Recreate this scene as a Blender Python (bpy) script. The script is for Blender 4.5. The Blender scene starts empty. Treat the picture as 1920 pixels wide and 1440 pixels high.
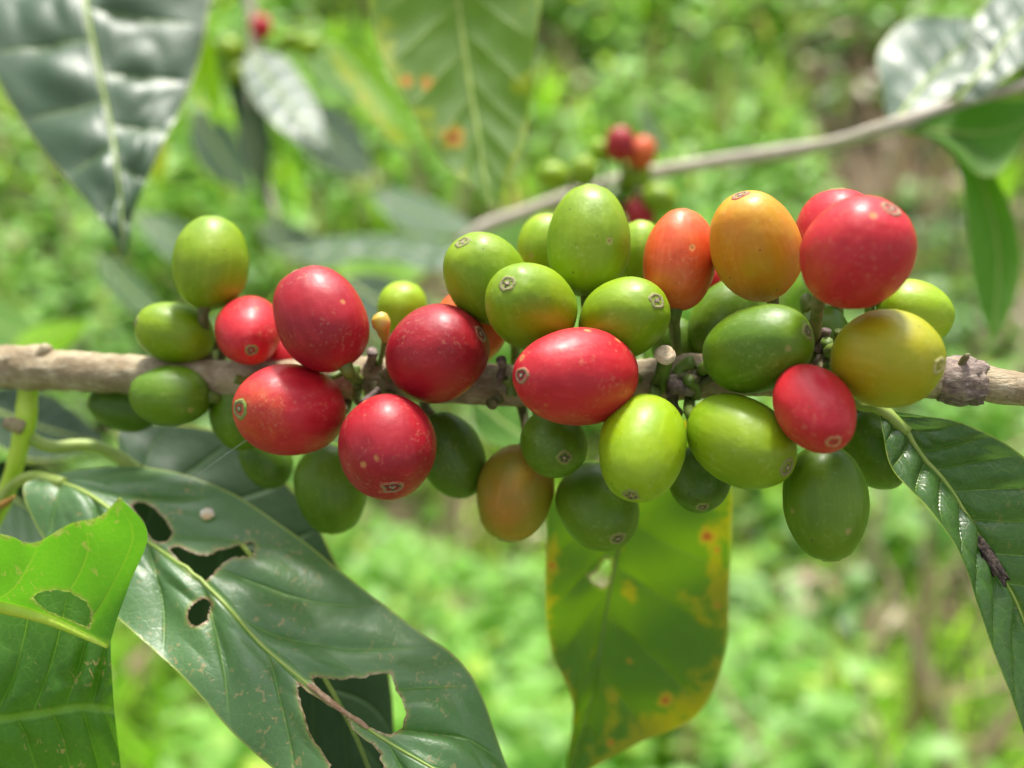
import bpy, math, random
import numpy as np
from mathutils import Vector, Matrix, noise as mnoise

R = math.radians
random.seed(7); rng = np.random.default_rng(7)
scene = bpy.context.scene
col = scene.collection

# ------------------------------------------------------------------ camera
CAM_H = 1.00
PITCH = 27.0
cam_d = bpy.data.cameras.new('camera'); cam = bpy.data.objects.new('camera', cam_d); col.objects.link(cam)
cam.location = (0, 0, CAM_H); cam.rotation_euler = (R(90 - PITCH), 0, 0)
cam_d.sensor_width = 36; cam_d.lens = 35; cam_d.clip_start = 0.004; cam_d.clip_end = 600
cam_d.dof.use_dof = True; cam_d.dof.focus_distance = 0.131; cam_d.dof.aperture_fstop = 10.5
cam_d.dof.aperture_blades = 0
scene.camera = cam
CM = Matrix.Translation((0, 0, CAM_H)) @ Matrix.Rotation(R(90 - PITCH), 4, 'X')
CR = CM.to_3x3()
FPX = 1920 * 35 / 36.0

# ------------------------------------------------------------------ sky and sun
SUN_EL, SUN_AZ = 64.0, 8.0        # azimuth measured like the sky texture: 0 = +Y, clockwise
w = bpy.data.worlds.new('World'); scene.world = w; w.use_nodes = True
nt = w.node_tree; nt.nodes.clear()
wo = nt.nodes.new('ShaderNodeOutputWorld'); bg = nt.nodes.new('ShaderNodeBackground')
sky = nt.nodes.new('ShaderNodeTexSky'); sky.sky_type = 'NISHITA'; sky.sun_disc = False
sky.sun_elevation = R(SUN_EL); sky.sun_rotation = R(SUN_AZ); sky.dust_density = 3.0; sky.air_density = 1.0; sky.altitude = 300
tc = nt.nodes.new('ShaderNodeTexCoord'); nz = nt.nodes.new('ShaderNodeTexNoise'); nz.inputs['Scale'].default_value = 2.2
nz.inputs['Detail'].default_value = 6
rp = nt.nodes.new('ShaderNodeValToRGB'); rp.color_ramp.elements[0].position = .36; rp.color_ramp.elements[1].position = .56
mx = nt.nodes.new('ShaderNodeMix'); mx.data_type = 'RGBA'; mx.inputs[7].default_value = (9.0, 9.3, 9.7, 1)
nt.links.new(tc.outputs['Generated'], nz.inputs['Vector']); nt.links.new(nz.outputs['Fac'], rp.inputs[0])
nt.links.new(rp.outputs[0], mx.inputs[0]); nt.links.new(sky.outputs[0], mx.inputs[6])
sdv = Vector((math.sin(R(SUN_AZ)) * math.cos(R(SUN_EL)), math.cos(R(SUN_AZ)) * math.cos(R(SUN_EL)), math.sin(R(SUN_EL))))
dpn = nt.nodes.new('ShaderNodeVectorMath'); dpn.operation = 'DOT_PRODUCT'; dpn.inputs[1].default_value = sdv      # thin cloud glows round the veiled sun
nt.links.new(tc.outputs['Generated'], dpn.inputs[0])
mxm = nt.nodes.new('ShaderNodeMath'); mxm.operation = 'MAXIMUM'; mxm.inputs[1].default_value = 0; nt.links.new(dpn.outputs['Value'], mxm.inputs[0])
pwn = nt.nodes.new('ShaderNodeMath'); pwn.operation = 'POWER'; pwn.inputs[1].default_value = 5; nt.links.new(mxm.outputs[0], pwn.inputs[0])
mad = nt.nodes.new('ShaderNodeMath'); mad.operation = 'MULTIPLY_ADD'; mad.inputs[1].default_value = 2.6; mad.inputs[2].default_value = .68; nt.links.new(pwn.outputs[0], mad.inputs[0])
scn = nt.nodes.new('ShaderNodeVectorMath'); scn.operation = 'SCALE'; nt.links.new(mx.outputs[2], scn.inputs[0]); nt.links.new(mad.outputs[0], scn.inputs['Scale'])
nt.links.new(scn.outputs[0], bg.inputs[0]); bg.inputs[1].default_value = 0.075
nt.links.new(bg.outputs[0], wo.inputs[0])
sun_d = bpy.data.lights.new('sun', 'SUN'); sun = bpy.data.objects.new('sun', sun_d); col.objects.link(sun)
sun_d.energy = 4.0; sun_d.angle = R(10); sun_d.color = (1.0, .95, .87)
sd = Vector((math.sin(R(SUN_AZ)) * math.cos(R(SUN_EL)), math.cos(R(SUN_AZ)) * math.cos(R(SUN_EL)), math.sin(R(SUN_EL))))
sun.rotation_euler = sd.to_track_quat('Z', 'Y').to_euler(); sun.location = (0, 0, 5)
scene.view_settings.view_transform = 'Standard'; scene.view_settings.look = 'None'
scene.view_settings.exposure = 0.70; scene.view_settings.gamma = 1
scene.render.engine = 'CYCLES'
scene.render.resolution_x = 1024; scene.render.resolution_y = 768
scene.cycles.max_bounces = 8; scene.cycles.transmission_bounces = 6; scene.cycles.transparent_max_bounces = 8

# ------------------------------------------------------------------ helpers
def cs(px, py, d):                       # photograph point + depth in mm -> camera space (metres)
    d = d / 1000.0
    return Vector(((px - 960) / FPX * d, -(py - 720) / FPX * d, -d))
def P(px, py, d): return CM @ cs(px, py, d)
def tag(o, label=None, cat=None, group=None, kind=None):
    for k, v in (('label', label), ('category', cat), ('group', group), ('kind', kind)):
        if v: o[k] = v
    return o
def mesh_obj(name, verts, faces, mat, parent=None, origin=None, smooth=True):
    me = bpy.data.meshes.new(name)
    o = bpy.data.objects.new(name, me); col.objects.link(o)
    vs = [Vector(v) for v in verts]
    if parent is not None:
        mw = parent.matrix_basis.copy(); pq = parent.parent
        while pq is not None: mw = pq.matrix_basis @ mw; pq = pq.parent
        base = mw.inverted()
    elif origin is not None:
        base = Matrix.Translation(-Vector(origin)); o.location = origin
    else: base = Matrix.Identity(4)
    me.from_pydata([tuple(base @ v) for v in vs], [], faces); me.update()
    if smooth: me.polygons.foreach_set('use_smooth', [True] * len(me.polygons))
    me.materials.append(mat)
    if parent is not None: o.parent = parent
    return o
def empty(name, loc, rot=None):
    o = bpy.data.objects.new(name, None); col.objects.link(o); o.empty_display_size = .003
    if rot is None: o.matrix_basis = Matrix.Translation(loc)
    else: o.matrix_basis = Matrix.Translation(loc) @ rot.to_4x4()
    return o
def cat_rom(pts, t):                      # pts: list of tuples/Vectors, t in 0..len-1
    n = len(pts); i = min(int(t), n - 2); f = t - i
    p1, p2 = pts[i], pts[i + 1]
    p0 = pts[i - 1] if i > 0 else p1 * 2 - p2
    p3 = pts[i + 2] if i + 2 < n else p2 * 2 - p1
    return 0.5 * ((p1 * 2) + (p2 - p0) * f + (p0 * 2 - p1 * 5 + p2 * 4 - p3) * f * f + (p1 * 3 - p0 - p2 * 3 + p3) * f ** 3)
def tube(pts, rad, seg=14, per=6, rough=0.0, seed=0, cap=True):
    """pts world Vectors (control), rad list in metres; returns verts, faces"""
    path = []; rr = []
    n = len(pts)
    for i in range((n - 1) * per + 1):
        t = i / per
        path.append(cat_rom(pts, t)); j = min(int(t), n - 2); f = t - j; f = f * f * (3 - 2 * f)
        rr.append(rad[j] * (1 - f) + rad[j + 1] * f)
    V = []; F = []
    T = (path[1] - path[0]).normalized()
    N = T.orthogonal().normalized()
    for i, p in enumerate(path):
        T2 = (path[min(i + 1, len(path) - 1)] - path[max(i - 1, 0)]).normalized()
        N = (N - T2 * N.dot(T2)).normalized(); B = T2.cross(N)
        for k in range(seg):
            a = 2 * math.pi * k / seg
            dirv = N * math.cos(a) + B * math.sin(a)
            r = rr[i]
            if rough:
                r *= 1 + rough * mnoise.noise((p + dirv * rr[i]) * 420 + Vector((seed, 0, 0))) + rough * .5 * mnoise.noise((p + dirv * rr[i]) * 1300)
            V.append(p + dirv * r)
    m = len(path)
    for i in range(m - 1):
        for k in range(seg):
            k2 = (k + 1) % seg
            F.append((i * seg + k, i * seg + k2, (i + 1) * seg + k2, (i + 1) * seg + k))
    if cap:
        F.append(tuple(reversed(range(seg)))); F.append(tuple(range((m - 1) * seg, m * seg)))
    return V, F

# ------------------------------------------------------------------ material helpers
class NT:
    def __init__(s, name):
        s.m = bpy.data.materials.new(name); s.m.use_nodes = True; s.t = s.m.node_tree; s.t.nodes.clear()
        s.out = s.n('OutputMaterial')
    def n(s, typ): return s.t.nodes.new('ShaderNode' + typ)
    def l(s, a, b): s.t.links.new(a, b)
    def put(s, sock, v):
        if hasattr(v, 'links') or isinstance(v, bpy.types.NodeSocket): s.l(v, sock)
        elif isinstance(v, (tuple, list)) and len(v) == 3 and sock.type == 'RGBA': sock.default_value = (*v, 1)
        else: sock.default_value = v
    def math(s, op, a, b=None, c=None):
        q = s.n('Math'); q.operation = op; s.put(q.inputs[0], a)
        if b is not None: s.put(q.inputs[1], b)
        if c is not None: s.put(q.inputs[2], c)
        return q.outputs[0]
    def mix(s, f, a, b, mode='MIX'):
        q = s.n('Mix'); q.data_type = 'RGBA'; q.blend_type = mode; s.put(q.inputs[0], f); s.put(q.inputs[6], a); s.put(q.inputs[7], b)
        return q.outputs[2]
    def ss(s, x, a, b):                    # smoothstep a..b -> 0..1
        q = s.n('MapRange'); q.interpolation_type = 'SMOOTHSTEP'; s.put(q.inputs[0], x); s.put(q.inputs[1], a); s.put(q.inputs[2], b)
        return q.outputs[0]
    def noise(s, vec, scale, detail=3, rough=.5, dist=0):
        q = s.n('TexNoise'); q.inputs['Scale'].default_value = scale; q.inputs['Detail'].default_value = detail
        q.inputs['Roughness'].default_value = rough; q.inputs['Distortion'].default_value = dist
        if vec is not None: s.l(vec, q.inputs['Vector'])
        return q.outputs['Fac']
    def vor(s, vec, scale, feat='F1', out='Distance', rnd=1):
        q = s.n('TexVoronoi'); q.feature = feat; q.inputs['Scale'].default_value = scale; q.inputs['Randomness'].default_value = rnd
        if vec is not None: s.l(vec, q.inputs['Vector'])
        return q.outputs[out]
    def vscale(s, vec, sc, off=(0, 0, 0)):
        q = s.n('Mapping'); s.l(vec, q.inputs[0]); q.inputs['Scale'].default_value = sc; q.inputs['Location'].default_value = off
        return q.outputs[0]
    def bsdf(s, **kw):
        q = s.n('BsdfPrincipled')
        for k, v in kw.items(): s.put(q.inputs[k.replace('_', ' ')], v)
        return q
    def bump(s, h, strength, dist):
        q = s.n('Bump'); q.inputs['Strength'].default_value = strength; q.inputs['Distance'].default_value = dist; s.l(h, q.inputs['Height'])
        return q.outputs[0]

def simple_mat(name, c1, c2, scale=300, rough=.6, bump=.3, bd=.0004, sss=0):
    n = NT(name); tcn = n.n('TexCoord').outputs['Object']
    f = n.ss(n.noise(tcn, scale, 5, .6), .35, .65)
    b = n.bsdf(Base_Color=n.mix(f, c1, c2), Roughness=rough)
    if sss: n.put(b.inputs['Subsurface Weight'], sss); b.inputs['Subsurface Radius'].default_value = (.002, .002, .0008); b.inputs['Subsurface Scale'].default_value = 1
    n.put(b.inputs['Normal'], n.bump(n.noise(tcn, scale * 2.3, 6, .65), bump, bd))
    n.l(b.outputs[0], n.out.inputs[0]); return n.m

# ------------------------------------------------------------------ cherry palette (real skin colours)
PAL = {
 'green':  ((.17, .29, .001), (.23, .35, .002)),
 'lime':   ((.21, .36, .001), (.28, .42, .003)),
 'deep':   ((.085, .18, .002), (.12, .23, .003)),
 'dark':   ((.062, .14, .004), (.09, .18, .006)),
 'red':    ((.46, .008, .018), (.54, .016, .026)),
 'crimson':((.30, .005, .015), (.40, .009, .019)),
 'coral':  ((.62, .075, .012), (.64, .14, .020)),
 'orange': ((.62, .22, .010), (.55, .30, .010)),
 'olive':  ((.28, .24, .012), (.40, .20, .015)),
 'yellow': ((.33, .34, .003), (.40, .34, .006)),
}
def cherry_mat(kind, blush=None, seed=0, marks=0.5, bdir=(1, 0, 0), bamt=.5):
    c1, c2 = PAL[kind]
    n = NT('cherry_skin_' + kind); tco = n.n('TexCoord').outputs['Object']
    off = (seed * .013, seed * .007, seed * .011)
    v = n.vscale(tco, (1, 1, 1), off)
    big = n.ss(n.noise(v, 130, 2, .5), .35, .68)
    c = n.mix(big, c1, c2)
    st = n.noise(n.vscale(tco, (1, 1, .10), off), 900, 4, .6)          # lengthwise streaks
    c = n.mix(n.math('MULTIPLY', n.ss(st, .45, .75), .28), c, tuple(min(1, x * 1.35 + .03) for x in c2))
    if blush:
        dp = n.n('VectorMath'); dp.operation = 'DOT_PRODUCT'; n.l(tco, dp.inputs[0]); dp.inputs[1].default_value = Vector(bdir).normalized() * 140
        sh = n.math('ADD', dp.outputs['Value'], n.math('MULTIPLY', n.math('SUBTRACT', n.noise(v, 190, 3, .6), .5), 1.8))
        c = n.mix(n.math('MULTIPLY', n.ss(sh, .9 - bamt, 1.9 - bamt * .6), .75), c, blush)
    # small pale mottling and dark pin pricks
    fine = n.noise(v, 1500, 3, .7)
    c = n.mix(n.math('MULTIPLY', n.math('MULTIPLY', n.ss(fine, .50, .74), n.ss(n.noise(v, 240, 3, .6), .42, .66)), .22), c, (.75, .60, .32) if kind in ('red', 'crimson', 'coral', 'orange') else (.55, .62, .22))
    vv = n.n('TexVoronoi'); vv.inputs['Scale'].default_value = 520; n.l(v, vv.inputs['Vector'])
    sel = n.math('GREATER_THAN', n.math('FRACT', n.math('MULTIPLY', vv.outputs['Color'], 7.3)), .58)
    pr = n.math('MULTIPLY', n.math('LESS_THAN', vv.outputs['Distance'], .07), sel)
    c = n.mix(n.math('MULTIPLY', pr, .75), c, (.05, .03, .012))
    v2 = n.n('TexVoronoi'); v2.inputs['Scale'].default_value = 300; n.l(n.vscale(tco, (1, 1, 1), (off[1], off[2] + .1, off[0])), v2.inputs['Vector'])
    wob = n.math('ADD', v2.outputs['Distance'], n.math('MULTIPLY', n.math('SUBTRACT', n.noise(v, 1200, 2, .5), .5), .16))
    sel2 = n.math('GREATER_THAN', n.math('FRACT', n.math('MULTIPLY', v2.outputs['Color'], 5.1)), 1 - .62 * marks)
    sp = n.math('MULTIPLY', n.math('SUBTRACT', 1.0, n.ss(wob, .08, .20)), sel2); ringd = n.math('MULTIPLY', n.math('SUBTRACT', 1.0, n.ss(wob, .02, .06)), sel2)
    c = n.mix(n.math('MULTIPLY', sp, .55), c, (.62, .36, .10) if kind in ('red', 'crimson', 'coral', 'orange') else (.42, .33, .12))
    c = n.mix(n.math('MULTIPLY', ringd, .6), c, (.16, .07, .03))
    rough = n.math('ADD', .39, n.math('MULTIPLY', n.noise(v, 420, 4, .6), .14))
    rough = n.math('ADD', rough, n.math('MULTIPLY', sp, .25))
    b = n.bsdf(Base_Color=c, Roughness=rough)
    b.inputs['Subsurface Weight'].default_value = .22; b.inputs['Subsurface Radius'].default_value = (.0030, .0020, .0007) if kind in ('red', 'crimson', 'coral', 'orange') else (.0018, .0024, .0006)
    b.inputs['Subsurface Scale'].default_value = 1.0
    b.inputs['Specular IOR Level'].default_value = .42; b.inputs['Coat Weight'].default_value = .05; b.inputs['Coat Roughness'].default_value = .22
    h = n.math('ADD', n.math('MULTIPLY', n.noise(v, 330, 2, .5), .8), n.math('MULTIPLY', fine, .10))
    h = n.math('ADD', h, n.math('MULTIPLY', st, .14))
    h = n.math('SUBTRACT', h, n.math('MULTIPLY', sp, .12))
    n.put(b.inputs['Normal'], n.bump(h, .35, .0006))
    n.l(b.outputs[0], n.out.inputs[0]); return n.m

def scar_mat(name, outer, ring, inner, centre):
    n = NT(name); tco = n.n('TexCoord').outputs['Object']
    q = n.n('Attribute'); q.attribute_name = 'rad'; r = q.outputs['Fac']
    wob = n.math('ADD', r, n.math('MULTIPLY', n.math('SUBTRACT', n.noise(tco, 1900, 4, .65), .5), .75))
    c = n.mix(n.ss(wob, .12, .30), centre, inner)
    c = n.mix(n.ss(wob, .50, .68), c, ring)
    c = n.mix(n.ss(wob, .84, .98), c, outer)
    b = n.bsdf(Base_Color=c, Roughness=.65); n.put(b.inputs['Normal'], n.bump(n.noise(tco, 3500, 4, .7), .6, .0003))
    n.l(b.outputs[0], n.out.inputs[0]); return n.m
SCAR = {
 'green': scar_mat('calyx_scar_green', (.20, .30, .03), (.26, .25, .09), (.085, .07, .03), (.36, .30, .18)),
 'red':   scar_mat('calyx_scar_red', (.42, .06, .03), (.34, .20, .11), (.085, .045, .03), (.38, .28, .18)),
 'rosy':  scar_mat('calyx_scar_rosy', (.48, .04, .02), (.52, .26, .12), (.45, .04, .025), (.35, .06, .03)),
 'yellow':scar_mat('calyx_scar_yellow', (.30, .28, .03), (.50, .46, .18), (.26, .24, .03), (.44, .40, .10)),
}
M_STALK = simple_mat('fruit_stalk_skin', (.09, .16, .02), (.17, .23, .04), 500, .5, .4, .0003, .1)
M_STALKD = simple_mat('old_stalk_skin', (.10, .12, .03), (.20, .15, .08), 600, .7, .6, .0004)

# ------------------------------------------------------------------ the fruiting branch
def BD(px): return 163 - 31 * (px / 1920.0)          # depth of the branch axis in mm
BR = [(-260, 690, 4.0), (-60, 690, 3.6), (20, 688, 3.5), (62, 690, 3.8), (110, 694, 3.3), (250, 703, 3.05), (400, 712, 3.0), (560, 712, 3.0), (690, 708, 3.4), (800, 716, 2.9),
      (930, 722, 3.1), (1080, 722, 2.9), (1230, 712, 3.0), (1290, 708, 3.3), (1400, 706, 2.9), (1540, 700, 2.9), (1660, 700, 2.8), (1745, 708, 2.8), (1790, 714, 3.15),
      (1822, 717, 2.45), (1900, 727, 2.3), (2010, 745, 2.3), (2250, 780, 2.2)]
brp = [P(x, y, BD(x)) for x, y, r in BR]
def bark_mat(name, a, b2, c3, scale=260):
    n = NT(name); tco = n.n('TexCoord').outputs['Object']
    n1 = n.ss(n.noise(tco, scale, 6, .65, .4), .38, .62)
    c = n.mix(n1, a, b2)
    fl = n.noise(n.vscale(tco, (.25, 1, 1)), scale * 5, 5, .7)
    c = n.mix(n.math('MULTIPLY', n.ss(fl, .52, .66), .55), c, c3)
    vv = n.vor(tco, scale * 1.7); c = n.mix(n.math('MULTIPLY', n.ss(vv, .10, .03), .6), c, (.05, .035, .02))
    b = n.bsdf(Base_Color=c, Roughness=.72)
    h = n.math('ADD', fl, n.math('MULTIPLY', n.noise(tco, scale * 2, 4, .6), .8))
    n.put(b.inputs['Normal'], n.bump(h, .7, .0006)); n.l(b.outputs[0], n.out.inputs[0]); return n.m
M_BARK = bark_mat('coffee_bark', (.27, .20, .11), (.42, .34, .21), (.58, .53, .38))
M_BARKF = bark_mat('pale_twig_bark', (.50, .44, .34), (.60, .54, .44), (.68, .64, .55))
M_GREENTWIG = simple_mat('green_twig_skin', (.44, .66, .04), (.52, .70, .08), 300, .45, .3, .0003, .15)
branch = empty('coffee_branch', brp[0])
tag(branch, 'woody grey-brown branch crossing the whole picture, carrying the sharp fruit clusters', 'branch')
V, F = tube(brp, [r / 1000 for _, _, r in BR], 40, 14, .10, 3)
mesh_obj('bark', V, F, M_BARK, branch)

# ------------------------------------------------------------------ cherries: cx, cy, semi axis a, b (px), axis angle (deg, y up), tilt to camera, depth offset, colour, blush, scar, label
RD = (.52, .03, .015); OR = (.62, .16, .02); YG = (.42, .44, .04); GR = (.22, .33, .02); BRN = (.36, .16, .03)
CH = [
 (395, 493, 88, 73, 84, -8, -3, 'green', OR, None, 'green cherry standing upright, topmost of the left cluster', (1, 0, -1.1), .25),
 (328, 625, 76, 57, 163, 28, -2, 'green', None, 'green', 'small green cherry pointing left, just above the branch at its left end', 0, 0),
 (467, 620, 64, 64, -60, 67, -5, 'red', None, 'green', 'small red cherry squeezed between the upper green cherries and a large dark red one', 0, 0),
 (601, 598, 102, 84, 118, -4, -13, 'crimson', None, 'red', 'large crimson cherry leaning left, tallest red one of the left cluster', 0, 0),
 (532, 668, 46, 42, 90, 0, 3, 'red', None, None, 'little red cherry almost hidden behind the large crimson one', 0, 0),
 (542, 768, 106, 86, 178, 47, -13, 'red', OR, 'green', 'wide bright red cherry with orange mottling below the branch on the left', (-.4, 1, .1), .25),
 (726, 838, 97, 92, -76, 44, -15, 'crimson', None, 'red', 'round crimson cherry with white highlight, lowest red one hanging over the hollow leaf', 0, 0),
 (820, 662, 99, 91, 22, 22, -10, 'crimson', None, 'red', 'dark crimson cherry in the shade left of centre, pointed at its left side', 0, 0),
 (754, 578, 49, 47, 80, 0, 10, 'lime', None, None, 'pale green cherry blurred behind the two big crimson ones', 0, 0),
 (882, 612, 76, 70, 60, 0, 4, 'coral', RD, None, 'orange-red cherry mostly hidden behind the shaded crimson one', (1, 0, -.5), .5),
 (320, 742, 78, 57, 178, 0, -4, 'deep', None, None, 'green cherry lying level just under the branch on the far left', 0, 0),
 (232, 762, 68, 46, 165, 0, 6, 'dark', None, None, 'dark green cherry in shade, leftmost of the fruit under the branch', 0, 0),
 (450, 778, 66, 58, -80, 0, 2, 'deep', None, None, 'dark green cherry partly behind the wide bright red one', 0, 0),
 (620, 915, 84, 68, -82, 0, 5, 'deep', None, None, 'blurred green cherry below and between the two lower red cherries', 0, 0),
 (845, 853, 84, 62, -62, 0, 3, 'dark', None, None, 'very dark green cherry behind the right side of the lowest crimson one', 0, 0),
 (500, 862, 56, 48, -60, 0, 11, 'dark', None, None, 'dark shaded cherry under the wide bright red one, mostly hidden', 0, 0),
 (1079, 706, 118, 92, 179, 40, -17, 'red', None, 'red', 'big light red cherry lying level in the middle of the picture', 0, 0),
 (995, 575, 90, 80, 142, 60, -13, 'green', None, 'green', 'green cherry with a large brown scar facing the camera, above the central red one', (.3, 1, .2), .08),
 (912, 522, 91, 76, 124, 35, -7, 'green', None, 'green', 'green cherry with its scar at the upper left, left end of the right cluster', 0, 0),
 (1104, 452, 106, 78, 88, -6, -4, 'green', None, 'green', 'tall upright green cherry, highest green one of the right cluster', 0, 0),
 (1022, 462, 62, 52, 80, 0, 10, 'lime', None, None, 'pale green cherry peeking out left behind the tall upright one', 0, 0),
 (1200, 475, 62, 48, 90, 0, 10, 'lime', YG, None, 'pale yellow-green cherry between the tall green and the coral one, behind', (0, 0, 1), .6),
 (1170, 596, 88, 74, 28, 52, -10, 'green', OR, 'green', 'green cherry with a scar at its upper right, below the tall upright one', (-.2, .6, -.9), .0),
 (1274, 487, 104, 68, 84, -5, -4, 'coral', RD, 'red', 'upright coral-orange cherry streaked with red, between green and yellow-orange ones', (1, 0, .3), .55),
 (1416, 462, 105, 86, 114, 24, -8, 'orange', (.60, .09, .015), 'red', 'yellow-orange cherry leaning against the large round red one', (1, .2, -.9), .62),
 (1608, 474, 112, 104, 62, 43, -19, 'red', OR, 'red', 'largest round red cherry with a scar at its upper right, top of the right cluster', (-.6, 1, -.2), .16),
 (1572, 442, 88, 84, 90, 0, 2, 'red', None, None, 'red cherry showing only its top left behind the largest round red one', 0, 0),
 (1716, 586, 74, 60, -20, 0, 6, 'lime', YG, None, 'pale yellow-green cherry behind, at the upper right of the cluster', (0, 0, 1), .5),
 (1666, 672, 110, 92, -14, 50, -14, 'yellow', BRN, 'yellow', 'large yellow-olive cherry beside the branch node, farthest right of the front fruit', (-.3, 1, -.8), .22),
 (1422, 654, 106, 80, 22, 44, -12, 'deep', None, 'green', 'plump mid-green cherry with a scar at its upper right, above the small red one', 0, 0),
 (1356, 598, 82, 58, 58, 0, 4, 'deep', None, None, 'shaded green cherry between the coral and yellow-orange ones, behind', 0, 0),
 (1352, 522, 36, 32, 90, 0, 9, 'red', None, None, 'tiny patch of red cherry between the coral and yellow-orange ones', 0, 0),
 (1528, 766, 86, 76, -80, 53, -18, 'red', OR, 'rosy', 'small light red cherry with a ringed scar, between green fruit right of centre', (0, 0, 1), .15),
 (1203, 840, 102, 82, -110, 46, -16, 'lime', None, 'green', 'bright lime cherry with a dark scar at its bottom, under the central red one', 0, 0),
 (1390, 829, 110, 82, -33, 42, -13, 'green', None, 'green', 'yellowish green cherry pointing down right, beside the bright lime one', 0, 0),
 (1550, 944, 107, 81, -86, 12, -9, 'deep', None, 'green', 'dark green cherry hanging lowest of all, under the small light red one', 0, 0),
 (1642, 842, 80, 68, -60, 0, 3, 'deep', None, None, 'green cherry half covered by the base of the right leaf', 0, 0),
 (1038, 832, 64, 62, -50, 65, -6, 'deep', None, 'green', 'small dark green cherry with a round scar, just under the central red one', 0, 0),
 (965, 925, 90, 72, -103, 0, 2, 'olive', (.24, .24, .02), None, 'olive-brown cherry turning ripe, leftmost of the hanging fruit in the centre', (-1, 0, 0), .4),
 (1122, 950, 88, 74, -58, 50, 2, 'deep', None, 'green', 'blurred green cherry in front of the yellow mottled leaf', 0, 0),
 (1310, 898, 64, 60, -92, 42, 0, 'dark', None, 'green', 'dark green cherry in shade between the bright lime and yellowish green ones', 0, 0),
 (1266, 648, 54, 44, -80, 0, 5, 'dark', None, None, 'added dark green cherry filling the dark gap below the coral one, behind the cut stalk', 0, 0),  # filler fruit, added so the gap behind the stalks reads dark
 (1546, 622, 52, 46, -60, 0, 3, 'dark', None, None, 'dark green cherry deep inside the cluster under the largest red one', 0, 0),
]
# settle depths so the fruit touch without passing through each other
dep = [BD(c[0]) + c[6] for c in CH]
sizes = [((c[2] * .45 + c[3] * .55)) for c in CH]
for it in range(60):
    for i in range(len(CH)):
        for j in range(i + 1, len(CH)):
            dx = CH[i][0] - CH[j][0]; dy = CH[i][1] - CH[j][1]
            dm = (dep[i] + dep[j]) / 2 / FPX
            p = math.hypot(dx, dy) * dm; s = (sizes[i] + sizes[j]) * dm * .93
            if p < s:
                need = math.sqrt(s * s - p * p) * .86; cur = dep[j] - dep[i]
                if CH[i][6] <= CH[j][6]: sg = 1
                else: sg = -1
                if cur * sg < need:
                    e = (need - cur * sg) / 2 * .5; dep[j] += e * sg * .9; dep[i] -= e * sg * .45
def profile(t):                            # t 0 (stalk end) .. 1 (tip)
    z = -math.cos(math.pi * t)
    r = math.sin(math.pi * t)
    r = r ** .94 * (1 - .035 * z)
    return r, z * (1.0 if z < .9 else 1.0 - (z - .9) * .25)
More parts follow.
